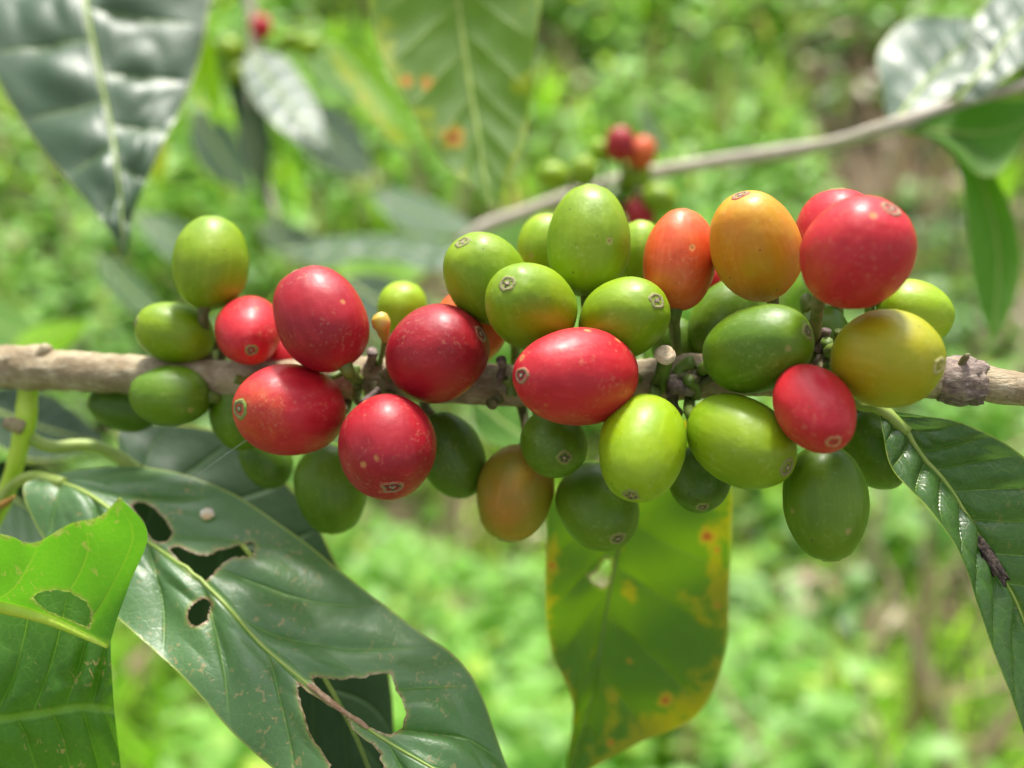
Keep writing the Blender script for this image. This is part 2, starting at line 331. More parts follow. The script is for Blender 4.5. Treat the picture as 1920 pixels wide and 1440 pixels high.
def make_cherry(cx, cy, a, b, ang, tilt, d, kind, blush, scar, label, bdir, bamt, idx, name='coffee_cherry', group='coffee cherries on the sharp branch', brpath=brp, detail=True, rstalk=.00085):
    sc = d / 1000 / FPX
    fr = random.Random(idx); ph = fr.random() * 6.28; sq = fr.uniform(.015, .045)
    nu, nv = (56, 40) if detail else (24, 16)
    def deform(q, rb, L):
        q = q * (1 + .045 * mnoise.noise(q * 1.1 + Vector((idx * 3.1, 0, 0))) + .006 * mnoise.noise(q * 5 + Vector((idx, 0, 0))))
        return Vector((q.x * rb, q.y * rb, q.z * L))
    def skin_pt(t, th, rb, L):
        r, z = profile(t); f = 1 + sq * math.cos(2 * (th + ph)) * r * .6 - .012 * abs(math.sin(th + ph)) ** 12 * r
        return deform(Vector((r * f * math.cos(th), r * f * math.sin(th), z)), rb, L)
    ta, tb_, tcx, tcy, tilt0 = a, b, cx, cy, tilt
    ud = (math.cos(R(ang)), -math.sin(R(ang))); vd = (-ud[1], ud[0]); CI = CM.inverted()
    for fit in range(4):                       # make the outline as large as the real one, whatever the perspective
        rb = b * sc; tilt = tilt0
        while tilt > 4 and ((a * sc) ** 2 - (rb * math.sin(R(tilt))) ** 2) / math.cos(R(tilt)) ** 2 > (1.42 * rb) ** 2: tilt -= 1
        tl = R(tilt)
        app = max(a * sc, rb * 1.001)
        L2 = (app ** 2 - (rb * math.sin(tl)) ** 2) / max(math.cos(tl) ** 2, .05)
        L = min(max(math.sqrt(max(L2, rb * rb)), rb * 1.04), rb * 1.46)
        axc = Vector((math.cos(R(ang)) * math.cos(tl), math.sin(R(ang)) * math.cos(tl), math.sin(tl)))
        axis = (CR @ axc).normalized()
        vdir = (CR @ cs(cx, cy, d)).normalized()
        cpos = P(cx, cy, d)
        Z = axis; X = CR @ Vector((1, 0, 0)); X = (X - Z * X.dot(Z)).normalized() if abs(X.dot(Z)) < .97 else (CR @ Vector((0, 1, 0))).cross(Z).normalized()
        Y = Z.cross(X); rot = Matrix((X, Y, Z)).transposed()
        M4 = CI @ Matrix.Translation(cpos) @ rot.to_4x4(); us = []; vs_ = []
        for i in range(1, 12):
            for k in range(16):
                q = M4 @ skin_pt(i / 12, 2 * math.pi * k / 16, rb, L)
                x_ = 960 + q.x / -q.z * FPX - tcx; y_ = 720 - q.y / -q.z * FPX - tcy
                us.append(x_ * ud[0] + y_ * ud[1]); vs_.append(x_ * vd[0] + y_ * vd[1])
        eu, ev = (max(us) - min(us)) / 2, (max(vs_) - min(vs_)) / 2; mu, mv = (max(us) + min(us)) / 2, (max(vs_) + min(vs_)) / 2
        if fit < 3:
            a *= ta / eu / 1.0; b *= tb_ / ev; cx -= mu * ud[0] + mv * vd[0]; cy -= mu * ud[1] + mv * vd[1]
    root = empty(name, cpos, rot)
    tag(root, label, 'coffee cherry', group)
    V = []; F = []
    for i in range(nv + 1):
        for k in range(nu): V.append(skin_pt(i / nv, 2 * math.pi * k / nu, rb, L))
    for i in range(nv):
        for k in range(nu):
            k2 = (k + 1) % nu
            F.append((i * nu + k, i * nu + k2, (i + 1) * nu + k2, (i + 1) * nu + k))
    # bdir given in camera-ish frame: convert (right, towardcam, along axis)
    camr = rot.transposed() @ (CR @ Vector((1, 0, 0))); camt = rot.transposed() @ (-vdir); camu = rot.transposed() @ (CR @ Vector((0, 1, 0)))
    bd = (camr * bdir[0] + camt * bdir[1] * .6 + camu * bdir[2]) if bdir else Vector((1, 0, 0))
    m = cherry_mat(kind, blush, idx, fr.choice([.15, .3, .5, .95]) if kind in ('red', 'crimson', 'orange') else fr.uniform(0, .35), bd, bamt)
    M4 = root.matrix_basis
    mesh_obj('skin', [M4 @ v for v in V], F, m, root)
    # calyx scar at the tip
    if detail:
        sr = rb * fr.uniform(.19, .25); squash = fr.uniform(.75, 1.0); sd_ = fr.uniform(0, 50); stam = fr.choice([0, .01, .03, .07, .11])
        prof = [(0, .06), (.12, .09), (.25, .01), (.42, -.04), (.58, -.02), (.72, .07), (.86, .09), (1.0, .02), (1.12, -.08)]
        V = []; F = []; rads = []; ns = 30
        for j, (u, h) in enumerate(prof):
            for k in range(ns):
                th = 2 * math.pi * k / ns
                star = 1 + stam * math.cos(5 * th + idx) * (u if u < .8 else .4) + .22 * mnoise.noise(Vector((math.cos(th) * 1.6, math.sin(th) * 1.6, sd_))) + .08 * mnoise.noise(Vector((math.cos(th) * 6, math.sin(th) * 6, sd_)))
                rr_ = max(u * star, .001) * sr
                hh = h * sr * (1 + .7 * mnoise.noise(Vector((math.cos(th) * 3 * u, math.sin(th) * 3 * u, idx * 2.3)))) + (stam * .6 * sr * math.cos((4 + idx % 2) * th + idx) if .2 < u < .65 else 0)
                tt = 1 - math.asin(min(.9, (rr_ * (squash + (1 - squash) * abs(math.cos(th))) / rb) ** (1 / .94))) / math.pi
                V.append(skin_pt(tt, th, rb, L) + Vector((0, 0, hh + .00003))); rads.append(min(1, u / 1.05))
        for j in range(len(prof) - 1):
            for k in range(ns):
                k2 = (k + 1) % ns; F.append((j * ns + k, (j + 1) * ns + k, (j + 1) * ns + k2, j * ns + k2))
        o = mesh_obj('calyx_scar', [M4 @ v for v in V], F, SCAR[scar or 'green'], root)
        at = o.data.attributes.new('rad', 'FLOAT', 'POINT'); at.data.foreach_set('value', rads)
    # stalk down to the branch
    base = cpos - axis * L * .97
    best = min(((base - cat_rom(brpath, t * .25)).length, t * .25) for t in range((len(brpath) - 1) * 4))
    tgt = cat_rom(brpath, best[1])
    mid1 = base - axis * min(.0016, best[0] * .35)
    mid1 = mid1 + vdir * .0012; tgt = tgt + vdir * .0012
    vv = tgt - mid1
    mid2 = mid1 + vv * .5 - axis * best[0] * .08 + vdir * min(.0035, best[0] * .4)
    V, F = tube([base + axis * L * .06, mid1, mid2, tgt], [rstalk * 1.35, rstalk, rstalk * .9, rstalk * 1.2], 10, 5, .12, idx)
    mesh_obj('stalk', V, F, M_STALK if fr.random() < .6 else M_STALKD, root)
    return root
for i, c in enumerate(CH):
    make_cherry(c[0], c[1], c[2], c[3], c[4], c[5], dep[i], c[7], c[8], c[9], c[10], c[11] or None, c[12], i)

# ------------------------------------------------------------------ leaves
def poly_dist(p, poly):
    best = (1e9, None); x, y = p; inside = False; n = len(poly)
    for i in range(n):
        x1, y1 = poly[i]; x2, y2 = poly[(i + 1) % n]
        if (y1 > y) != (y2 > y) and x < (x2 - x1) * (y - y1) / (y2 - y1) + x1: inside = not inside
        dx, dy = x2 - x1, y2 - y1; t = max(0, min(1, ((x - x1) * dx + (y - y1) * dy) / (dx * dx + dy * dy + 1e-9)))
        qx, qy = x1 + t * dx, y1 + t * dy; dd = math.hypot(x - qx, y - qy)
        if dd < best[0]: best = (dd, (qx, qy))
    return best[0], best[1], inside

def leaf_mat(name, top, under, vein, rough=.3, transl=.35, tcol=None, patch=(.45, .42, .03), patch_amt=0.0, scrib=0.0, N=9, k=2.2, blotch=.3, spec=.5, edgec=(.35, .42, .06), seed=0, bumps=.5, vw=.07):
    n = NT(name)
    uvn = n.n('UVMap').outputs[0]; sp = n.n('SeparateXYZ'); n.l(uvn, sp.inputs[0]); u, v0 = sp.outputs[0], sp.outputs[1]
    v = n.math('MULTIPLY_ADD', v0, 2.0, -1.0); wv = n.math('ABSOLUTE', v)
    tco = n.n('TexCoord').outputs['Object']
    vc = n.vscale(tco, (1, 1, 1), (seed * .1, 0, 0))
    s = n.math('ADD', n.math('MULTIPLY', u, float(N)), n.math('MULTIPLY', wv, -k))
    s = n.math('ADD', s, n.math('MULTIPLY', n.math('MULTIPLY', wv, wv), k * .25))
    s = n.math('ADD', s, n.math('MULTIPLY', n.math('GREATER_THAN', v, 0.0), .45))
    s = n.math('ADD', s, n.math('MULTIPLY', n.math('SUBTRACT', n.noise(vc, 60, 2), .5), .25))
    fr = n.math('FRACT', n.math('ADD', s, 10.0)); dist = n.math('SUBTRACT', .5, n.math('ABSOLUTE', n.math('SUBTRACT', fr, .5)))
    vm = n.math('SUBTRACT', 1.0, n.ss(dist, .0, vw)); vm = n.math('MULTIPLY', vm, n.math('SUBTRACT', 1.0, n.ss(wv, .70, .97)))
    mid = n.math('SUBTRACT', 1.0, n.ss(wv, .015, .05))
    vm = n.math('MAXIMUM', vm, mid)
    geo = n.n('NewGeometry'); back = geo.outputs['Backfacing']
    c = n.mix(back, top, under)
    bl = n.noise(vc, 75, 4, .6)
    c = n.mix(n.math('MULTIPLY', n.ss(bl, .40, .70), blotch), c, tuple(x * .45 for x in top))
    fnz = n.noise(vc, 900, 4, .7); c = n.mix(n.math('MULTIPLY', n.ss(fnz, .5, .75), .25), c, tuple(min(1, x * 1.7 + .01) for x in top))
    net = n.vor(vc, 650, 'DISTANCE_TO_EDGE'); netm = n.math('SUBTRACT', 1.0, n.ss(net, .0, .09))
    c = n.mix(n.math('MULTIPLY', netm, .12), c, vein)
    if patch_amt:
        at = n.n('Attribute'); at.attribute_name = 'patch'
        pm = n.math('ADD', at.outputs['Fac'], n.math('MULTIPLY', n.math('SUBTRACT', n.noise(vc, 150, 4, .65), .5), 2.4))
        pm = n.ss(pm, .50, .95)
        c = n.mix(n.math('MULTIPLY', pm, patch_amt), c, patch); bigtint = pm
    c = n.mix(n.math('MULTIPLY', vm, .65), c, vein)
    c = n.mix(n.math('MULTIPLY', n.ss(wv, .965, .99), .7), c, edgec)
    if scrib:
        msk = n.ss(n.noise(vc, 130, 2, .5), .50, .60)
        sc = n.noise(n.vscale(vc, (1, 1, .6)), 1150, 2, .5, .8); sc = n.ss(sc, .60, .645)
        c = n.mix(n.math('MULTIPLY', n.math('MULTIPLY', sc, msk), scrib), c, (.42, .27, .12))
    w1 = n.n('Attribute'); w1.attribute_name = 'wear'
    wm = n.math('ADD', w1.outputs['Fac'], n.math('MULTIPLY', n.math('SUBTRACT', n.noise(vc, 700, 3, .6), .5), .95)); wm = n.ss(wm, .66, .84)
    c = n.mix(n.math('MULTIPLY', n.ss(n.math('ADD', w1.outputs['Fac'], n.math('MULTIPLY', n.math('SUBTRACT', n.noise(vc, 500, 3, .6), .5), .8)), .15, .8), .5), c, (.30, .32, .06))
    c = n.mix(wm, c, n.mix(n.ss(n.noise(vc, 1500, 3, .6), .4, .6), (.20, .10, .05), (.44, .30, .17)))
    r1 = n.n('Attribute'); r1.attribute_name = 'rust'
    c = n.mix(n.ss(r1.outputs['Fac'], .05, .6), c, (.50, .25, .02)); c = n.mix(n.ss(r1.outputs['Fac'], .7, .95), c, (.25, .05, .02))
    h = n.math('ADD', n.math('MULTIPLY', vm, -.9), n.math('MULTIPLY', netm, -.07))
    h = n.math('ADD', h, n.math('MULTIPLY', n.noise(vc, 260, 4, .6), .7)); h = n.math('ADD', h, n.math('MULTIPLY', fnz, .10))
    bm = n.bump(h, bumps, .0005)
    rg = n.math('ADD', rough, n.math('MULTIPLY', n.math('SUBTRACT', n.noise(vc, 500, 4, .6), .4), .22)); rg = n.math('ADD', rg, n.math('MULTIPLY', back, .22))
    b = n.bsdf(Base_Color=c, Roughness=rg); b.inputs['Specular IOR Level'].default_value = spec; n.l(bm, b.inputs['Normal'])
    tr = n.n('BsdfTranslucent')
    tcx = n.mix(.75, c, tcol or tuple(min(1, x * 2.2) for x in top))
    if patch_amt: tcx = n.mix(n.math('MULTIPLY', bigtint, patch_amt), tcx, patch)
    tcx = n.mix(n.ss(r1.outputs['Fac'], .35, .8), tcx, (.20, .05, .01))
    tcx = n.mix(1.0, tcx, (1.9, 1.9, 1.3), 'MULTIPLY'); n.l(tcx, tr.inputs[0])
    ms = n.n('MixShader'); ms.inputs[0].default_value = transl; n.l(b.outputs[0], ms.inputs[1]); n.l(tr.outputs[0], ms.inputs[2])
    n.l(ms.outputs[0], n.out.inputs[0]); n.N, n.k = N, k
    return (n.m, N, k)

def leaf(label, rails, mat, nu=90, nv=36, holes=(), mid=1, quilt=.0006, wav=.0, group=None, petiole=None, under=False, rust=(), patchf=None, midr=.0005, name='coffee_leaf', mmat=None, cup=0.0, seed=0, pr=.0009, cutend=False, half=False, edgewear=0, dryrib=None):
    m, N, kk = mat
    W = [[P(*q) for q in r] for r in rails]
    nr = len(W); nk = len(W[0])
    lines = [[cat_rom(r, (nk - 1) * i / nu) for i in range(nu + 1)] for r in W]
    vmid = mid
    G = []
    for i in range(nu + 1):
        cr = [lines[r][i] for r in range(nr)]
        row = []
        for j in range(nv + 1):
            v = -1 + 2 * j / nv if not half else -1 + j / nv
            t = (v + 1) * mid if v <= 0 else mid + v * (nr - 1 - mid)
            if nr == 3:
                a = cr[0] if v < 0 else cr[2]; mm = cr[1]; p = mm.lerp(a, abs(v))
            else: p = cat_rom(cr, t)
            row.append(p)
        G.append(row)
    VS = []; UV = []
    ic, jc = nu // 2, nv // 2
    cn = (G[ic + 2][jc] - G[ic - 2][jc]).cross(G[ic][min(jc + 4, nv)] - G[ic][max(jc - 4, 0)])
    flip = (cn.dot(CM.translation - G[ic][jc]) < 0) != under          # which face of the leaf is turned this way
    for i in range(nu + 1):
        for j in range(nv + 1):
            p = G[i][j]; v = -1 + 2 * j / nv if not half else -1 + j / nv; u = i / nu
            du = G[min(i + 1, nu)][j] - G[max(i - 1, 0)][j]
            jj0, jj1 = max(j - 1, 0), min(j + 1, nv); dv = G[i][jj1] - G[i][jj0]
            nn = du.cross(dv)
            if nn.length < 1e-12: ii = min(max(i, 3), nu - 3); nn = (G[ii + 1][j] - G[ii - 1][j]).cross(G[ii][jj1] - G[ii][jj0])
            nn.normalize()
            if flip: nn = -nn
            wv = abs(v); s = u * N - kk * wv + kk * .25 * wv * wv + (.45 if v > 0 else 0)
            f = (s + 10) % 1.0
            h = quilt * (.45 + 1.1 * abs(mnoise.noise(Vector((u * 5 + seed, v * 2.2, seed * 1.7)))) * 2) * (abs(math.sin(math.pi * f)) ** .7 - .5) * min(1, wv * 6) * (1 - wv ** 3)
            h += cup * (1 - (1 - wv) ** 2)
            h += wav * math.sin(u * 17 + seed + (v > 0) * 2) * wv ** 2 + wav * 1.2 * mnoise.noise(p * 90 + Vector((seed, 0, 0)))
            h *= min(1, 6 * u, 6 * (1 - u)) if not cutend else 1
            VS.append(p + nn * h); UV.append((u, (v + 1) / 2))
    CI = CM.inverted()
    def ragged(poly):                                   # chewed, uneven rim
        out = []
        for i in range(len(poly)):
            a_, b_ = poly[i], poly[(i + 1) % len(poly)]
            for k_ in range(3):
                t = k_ / 3; x_ = a_[0] + (b_[0] - a_[0]) * t; y_ = a_[1] + (b_[1] - a_[1]) * t
                out.append((x_ + 3.2 * mnoise.noise(Vector((x_ * .22, y_ * .22, 1))), y_ + 3.2 * mnoise.noise(Vector((x_ * .22, y_ * .22, 9)))))
        return out
    holes = [ragged(h_) for h_ in holes]
    def proj(p):
        q = CI @ p; return (960 + q.x / -q.z * FPX, 720 - q.y / -q.z * FPX), -q.z
    nverts = len(VS); wear = [0.0] * nverts; ru = [0.0] * nverts; pa = [0.0] * nverts
    dead = set()
    for idx in range(nverts):
        (x, y), dd = proj(VS[idx])
        for poly in holes:
            xs = [a[0] for a in poly]; ys = [a[1] for a in poly]
            if min(xs) - 14 < x < max(xs) + 14 and min(ys) - 14 < y < max(ys) + 14:
                ds, q, ins = poly_dist((x, y), poly)
                if ins and ds > 3.2: dead.add(idx)
                elif ins or ds < 3.2:
                    VS[idx] = P(q[0], q[1], dd * 1000); wear[idx] = 1
                else: wear[idx] = max(wear[idx], 1 - ds / 13)
        if edgewear and UV[idx][1] < .045: wear[idx] = max(wear[idx], edgewear * (.5 + 1.2 * mnoise.noise(Vector((x * .05, 7, 1)))) * (1 - UV[idx][1] / .045))
        for (rx, ry, rr_) in rust:
            dd2 = math.hypot(x - rx, y - ry)
            dd2 *= 1 + .5 * mnoise.noise(Vector((x * .08, y * .08, 3)))
            if dd2 < rr_ * 1.6: ru[idx] = max(ru[idx], 1 - dd2 / (rr_ * 1.6))
        if patchf: pa[idx] = patchf(UV[idx][0], UV[idx][1] * 2 - 1)
    F = []
    for i in range(nu):
        for j in range(nv):
            q = (i * (nv + 1) + j, (i + 1) * (nv + 1) + j, (i + 1) * (nv + 1) + j + 1, i * (nv + 1) + j + 1)
            if any(t in dead for t in q): continue
            F.append(tuple(reversed(q)) if flip else q)
    root = empty(name, W[mid][0]); tag(root, label, 'leaf', group)
    used = sorted({t for q in F for t in q}); mp = {t: k_ for k_, t in enumerate(used)}
    o = mesh_obj('blade', [VS[t] for t in used], [tuple(mp[t] for t in q) for q in F], m, root)
    me = o.data
    uvl = me.uv_layers.new(name='UVMap')
    li = np.empty(len(me.loops), dtype=np.int32); me.loops.foreach_get('vertex_index', li)
    ua = np.array([UV[t] for t in used], dtype=np.float32)[li]; uvl.data.foreach_set('uv', ua.ravel())
    for nm, arr in (('wear', wear), ('rust', ru), ('patch', pa)):
        at = me.attributes.new(nm, 'FLOAT', 'POINT'); at.data.foreach_set('value', [arr[t] for t in used])
    if midr:
        # midrib as a raised tube along the middle rail, tapering to the tip
        mj = nv // 2 if not half else nv; pts = [VS[i * (nv + 1) + mj] for i in range(0, nu + 1, 3)]
        rad = [midr * (1.15 - .95 * i / (len(pts) - 1)) for i in range(len(pts))]
        V, F2 = tube(pts, rad, 8, 2)
        mesh_obj('midrib', V, F2, mmat or M_RIB, root)
    if dryrib:
        i0, i1 = dryrib; pts = [VS[i * (nv + 1) + nv // 2] for i in range(i0, i1, 3)]
        V, F2 = tube(pts, [midr * .5] + [midr * 1.05] * (len(pts) - 2) + [midr * .5], 10, 3, .35, 77)
        mesh_obj('dried_rib', V, F2, M_DRY, root)
    if petiole:
        pp = [P(*q) for q in petiole]
        V, F2 = tube(pp, [pr * 1.15] + [pr] * (len(pp) - 1), 10, 8, .05)
        mesh_obj('petiole', V, F2, mmat or M_RIB, root)
    return root
M_RIB = simple_mat('leaf_rib_skin', (.26, .38, .06), (.34, .44, .10), 300, .45, .3, .0002, .1)
M_DRY = simple_mat('dried_rib_skin', (.30, .17, .09), (.46, .32, .20), 900, .8, .6, .0003)
M_RIBD = simple_mat('dull_rib_skin', (.12, .20, .05), (.18, .26, .08), 300, .45, .3, .0002, .1)

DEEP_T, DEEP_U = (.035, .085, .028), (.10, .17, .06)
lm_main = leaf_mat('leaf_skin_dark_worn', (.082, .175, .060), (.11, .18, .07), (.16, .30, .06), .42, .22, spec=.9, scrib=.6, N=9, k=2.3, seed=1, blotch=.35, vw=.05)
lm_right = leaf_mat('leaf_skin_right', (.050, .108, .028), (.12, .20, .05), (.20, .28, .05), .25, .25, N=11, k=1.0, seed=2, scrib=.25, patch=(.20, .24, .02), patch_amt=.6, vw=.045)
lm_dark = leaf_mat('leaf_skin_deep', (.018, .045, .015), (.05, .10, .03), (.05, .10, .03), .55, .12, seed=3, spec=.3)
lm_bright = leaf_mat('leaf_skin_backlit', (.085, .25, .012), (.09, .27, .015), (.34, .46, .04), .42, .36, tcol=(.10, .32, .012), scrib=.8, seed=4, vw=.04, N=4, k=1.2, blotch=.12)
lm_mid = leaf_mat('leaf_skin_midgreen', (.050, .140, .012), (.12, .22, .04), (.20, .36, .04), .38, .30, tcol=(.12, .34, .01), scrib=.9, seed=5, vw=.045, N=6, k=1.5)
lm_yellow = leaf_mat('leaf_skin_yellowing', (.045, .10, .006), (.060, .12, .006), (.08, .12, .012), .45, .36, tcol=(.13, .27, .004), patch=(.28, .25, .003), patch_amt=.85, seed=6, N=8, k=1.6)
lm_tl = leaf_mat('leaf_skin_glossy', (.038, .082, .036), (.08, .15, .05), (.12, .19, .05), .42, .12, N=7, k=.5, seed=7, vw=.06, spec=.75)
lm_under = leaf_mat('leaf_skin_hanging', (.08, .14, .03), (.09, .16, .03), (.26, .34, .08), .40, .45, tcol=(.20, .34, .02), patch=(.34, .38, .01), patch_amt=.7, seed=8, N=8, k=1.8)
lm_lime = leaf_mat('leaf_skin_lime', (.12, .26, .010), (.14, .28, .010), (.3, .4, .03), .45, .60, tcol=(.40, .65, .01), patch=(.50, .46, .01), patch_amt=.7, seed=9)
lm_back = leaf_mat('leaf_skin_green_back', (.045, .12, .015), (.08, .18, .02), (.15, .25, .03), .45, .45, tcol=(.10, .28, .01), seed=10)

# 1 main chewed leaf, lower left
H1 = [(246, 948), (258, 943), (272, 944), (290, 953), (302, 966), (312, 978), (322, 993), (320, 1007), (311, 1015), (298, 1017), (283, 1009), (274, 995), (268, 975), (255, 960)]
H2 = [(318, 1031), (327, 1025), (337, 1025), (350, 1032), (362, 1038), (383, 1043), (398, 1040), (408, 1033), (433, 1026), (455, 1022), (470, 1016), (479, 1023), (474, 1034), (476, 1043), (455, 1043), (437, 1045), (424, 1051), (411, 1062), (398, 1078), (383, 1092), (374, 1083), (363, 1078), (352, 1066), (340, 1054), (330, 1044)]
H3 = [(353, 1150), (357, 1138), (365, 1130), (374, 1126), (383, 1122), (393, 1124), (396, 1132), (391, 1142), (391, 1153), (384, 1166), (374, 1174), (360, 1172), (352, 1163)]
H4 = [(587, 1268), (600, 1272), (620, 1273), (640, 1275), (660, 1272), (678, 1272), (693, 1267), (712, 1263), (732, 1262), (738, 1280), (743, 1296), (751, 1307), (757, 1322), (761, 1337), (757, 1352), (756, 1364), (744, 1371), (732, 1378), (715, 1373), (700, 1366), (676, 1356), (655, 1342), (640, 1325), (620, 1308), (604, 1296), (590, 1284)]
H5 = [(557, 1281), (570, 1290), (600, 1312), (633, 1334), (655, 1352), (661, 1368), (676, 1382), (700, 1396), (706, 1406), (714, 1412), (712, 1424), (720, 1436), (700, 1475), (640, 1500), (618, 1450), (621, 1434), (610, 1418), (600, 1403), (589, 1388), (580, 1370), (574, 1352), (570, 1337), (564, 1318), (560, 1300)]
leaf('large dark glossy leaf with chewed holes and tan scribbles sprawling across the lower left',
     [[(75, 893, 160), (44, 928, 156), (105, 1060, 150), (215, 1155, 144), (338, 1265, 139), (460, 1402, 135), (590, 1500, 132), (740, 1590, 130), (900, 1640, 129), (1060, 1670, 128)],
      [(75, 893, 160), (172, 932, 156), (272, 1010, 151), (383, 1097, 146), (500, 1218, 141), (605, 1305, 137), (727, 1390, 134), (850, 1462, 131), (960, 1550, 130), (1060, 1670, 128)],
      [(75, 893, 160), (240, 866, 163), (400, 908, 160), (560, 1008, 156), (690, 1103, 151), (800, 1183, 147), (875, 1265, 143), (940, 1385, 139), (1010, 1520, 135), (1060, 1670, 128)]],
     lm_main, 230, 130, [H1, H2, H3, H4, H5], quilt=.0015, wav=.0011, petiole=[(-12, 960, 164), (20, 915, 163), (60, 893, 161), (120, 905, 158)], midr=.00034, dryrib=(120, 150), seed=1, cup=-.0006)
# 2 dark leaf behind it
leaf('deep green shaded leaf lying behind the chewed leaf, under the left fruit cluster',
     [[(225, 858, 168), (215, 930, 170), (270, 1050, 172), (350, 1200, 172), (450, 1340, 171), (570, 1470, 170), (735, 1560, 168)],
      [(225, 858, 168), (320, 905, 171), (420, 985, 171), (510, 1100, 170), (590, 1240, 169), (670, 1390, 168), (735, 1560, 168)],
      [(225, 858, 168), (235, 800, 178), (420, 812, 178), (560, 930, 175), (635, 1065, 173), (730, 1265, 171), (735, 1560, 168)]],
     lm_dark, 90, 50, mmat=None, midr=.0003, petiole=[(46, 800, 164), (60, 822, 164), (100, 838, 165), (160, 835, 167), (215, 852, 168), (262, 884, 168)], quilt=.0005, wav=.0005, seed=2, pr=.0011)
# 3 bright torn leaf and the one under it
leaf('bright yellow-green torn leaf with a bitten hole at the left edge of the picture',
     [[(-260, 960, 123), (-100, 1000, 123), (0, 1012, 123), (55, 1018, 123), (110, 996, 122.5), (150, 980, 122), (195, 958, 121), (224, 935, 120)],
      [(-260, 1000, 127), (-100, 1035, 126.5), (0, 1055, 126.5), (60, 1058, 126), (125, 1050, 125.5), (180, 1040, 125), (230, 1022, 124.5), (275, 1006, 124)],
      [(-260, 1030, 130), (-100, 1070, 130), (0, 1095, 129.5), (60, 1104, 129.5), (118, 1112, 129), (165, 1118, 128.5), (208, 1112, 128), (241, 1100, 127.5)],
      [(-260, 1060, 133), (-100, 1100, 133), (0, 1130, 132.5), (50, 1146, 132), (95, 1163, 131.5), (140, 1182, 131), (180, 1200, 130), (207, 1213, 129)]],
     lm_bright, 110, 90, [[(60, 1122), (72, 1112), (88, 1107), (110, 1106), (130, 1110), (146, 1118), (162, 1130), (171, 1148), (169, 1165), (166, 1176), (140, 1166), (120, 1158), (104, 1152), (88, 1144), (76, 1134)]],
     mid=3, quilt=.0002, wav=.0005, midr=.0013, cutend=True, half=True, edgewear=2.2, seed=3, under=True, mmat=M_GREENTWIG)

leaf('mid-green leaf with brown scribbles under the bright torn leaf, bottom left corner',
     [[(-260, 1120, 139), (-60, 1090, 139), (60, 1080, 139), (150, 1085, 139), (204, 1120, 138.5)],
      [(-260, 1230, 136), (-60, 1230, 135), (60, 1225, 135.5), (150, 1215, 137), (209, 1225, 138)],
      [(-260, 1350, 135), (-60, 1350, 135), (60, 1340, 135.5), (150, 1325, 137), (214, 1330, 139)],
      [(-260, 1480, 137), (-60, 1470, 137), (60, 1460, 137.5), (150, 1450, 138.5), (228, 1455, 141)],
      [(-260, 1620, 140), (-60, 1620, 140), (60, 1620, 140), (150, 1600, 141), (236, 1590, 143)]],
     lm_mid, 90, 90, mid=2, quilt=.0009, wav=.0004, midr=0, cutend=True, seed=5)
# right leaf in focus
leaf('dark ribbed leaf with a yellow-green midrib hanging down at the right edge',
     [[(1650, 766, 133), (1657, 815, 131), (1678, 872, 129), (1742, 945, 127), (1804, 1042, 126), (1845, 1140, 126), (1890, 1280, 126), (1940, 1430, 127), (2010, 1560, 128)],
      [(1650, 766, 133), (1691, 798, 133), (1729, 856, 133), (1770, 902, 133), (1815, 972, 132), (1862, 1058, 131), (1910, 1140, 130), (1955, 1290, 129), (2010, 1560, 128)],
      [(1650, 766, 133), (1752, 786, 131), (1830, 806, 130), (1905, 845, 129), (1990, 925, 127), (2060, 1020, 125), (2110, 1150, 124), (2120, 1340, 125), (2010, 1560, 128)]],
     lm_right, 180, 90, quilt=.0010, wav=.0003, petiole=[(1560, 722, 137), (1590, 745, 137), (1620, 760, 135), (1650, 766, 133), (1700, 810, 133)], midr=.00045, seed=6, cup=-.0004)
# yellow mottled hanging leaf
def yp(u, v):
    e = max(0, abs(v) - .55) * 1.25
    return e + (.22 if u > .72 else 0) + .9 * max(0, mnoise.noise(Vector((u * 9 - abs(v) * 2, v * 4.2, 2)))) + .12
leaf('yellowing mottled leaf with rust spots hanging under the middle of the branch',
     [[(1215, 760, 158), (1170, 840, 164), (1040, 930, 168), (1020, 1030, 171), (1020, 1130, 173), (1040, 1230, 175), (1066, 1310, 176), (1070, 1400, 177), (1062, 1470, 178)],
      [(1215, 760, 158), (1200, 830, 165), (1185, 920, 170), (1163, 1010, 174), (1145, 1100, 176), (1128, 1200, 178), (1110, 1300, 179), (1088, 1390, 179), (1062, 1470, 178)],
      [(1215, 760, 158), (1310, 810, 163), (1366, 890, 167), (1372, 990, 170), (1368, 1100, 172), (1358, 1230, 174), (1300, 1345, 176), (1180, 1402, 177), (1062, 1470, 178)]],
     lm_yellow, 130, 70, [[(1104, 1080), (1112, 1074), (1122, 1070), (1127, 1058), (1134, 1048), (1144, 1050), (1144, 1070), (1140, 1095), (1130, 1102), (1116, 1096)]],
     rust=[(1248, 1312, 13), (1326, 1006, 15), (1180, 1240, 5), (1345, 1030, 7), (1036, 1060, 8), (1345, 1135, 7), (1145, 1392, 8)], patchf=yp, quilt=.0004, wav=.0010, midr=.00035, mmat=M_RIBD, seed=7,
     petiole=[(1240, 716, 146), (1236, 735, 150), (1215, 760, 158), (1203, 820, 163)])

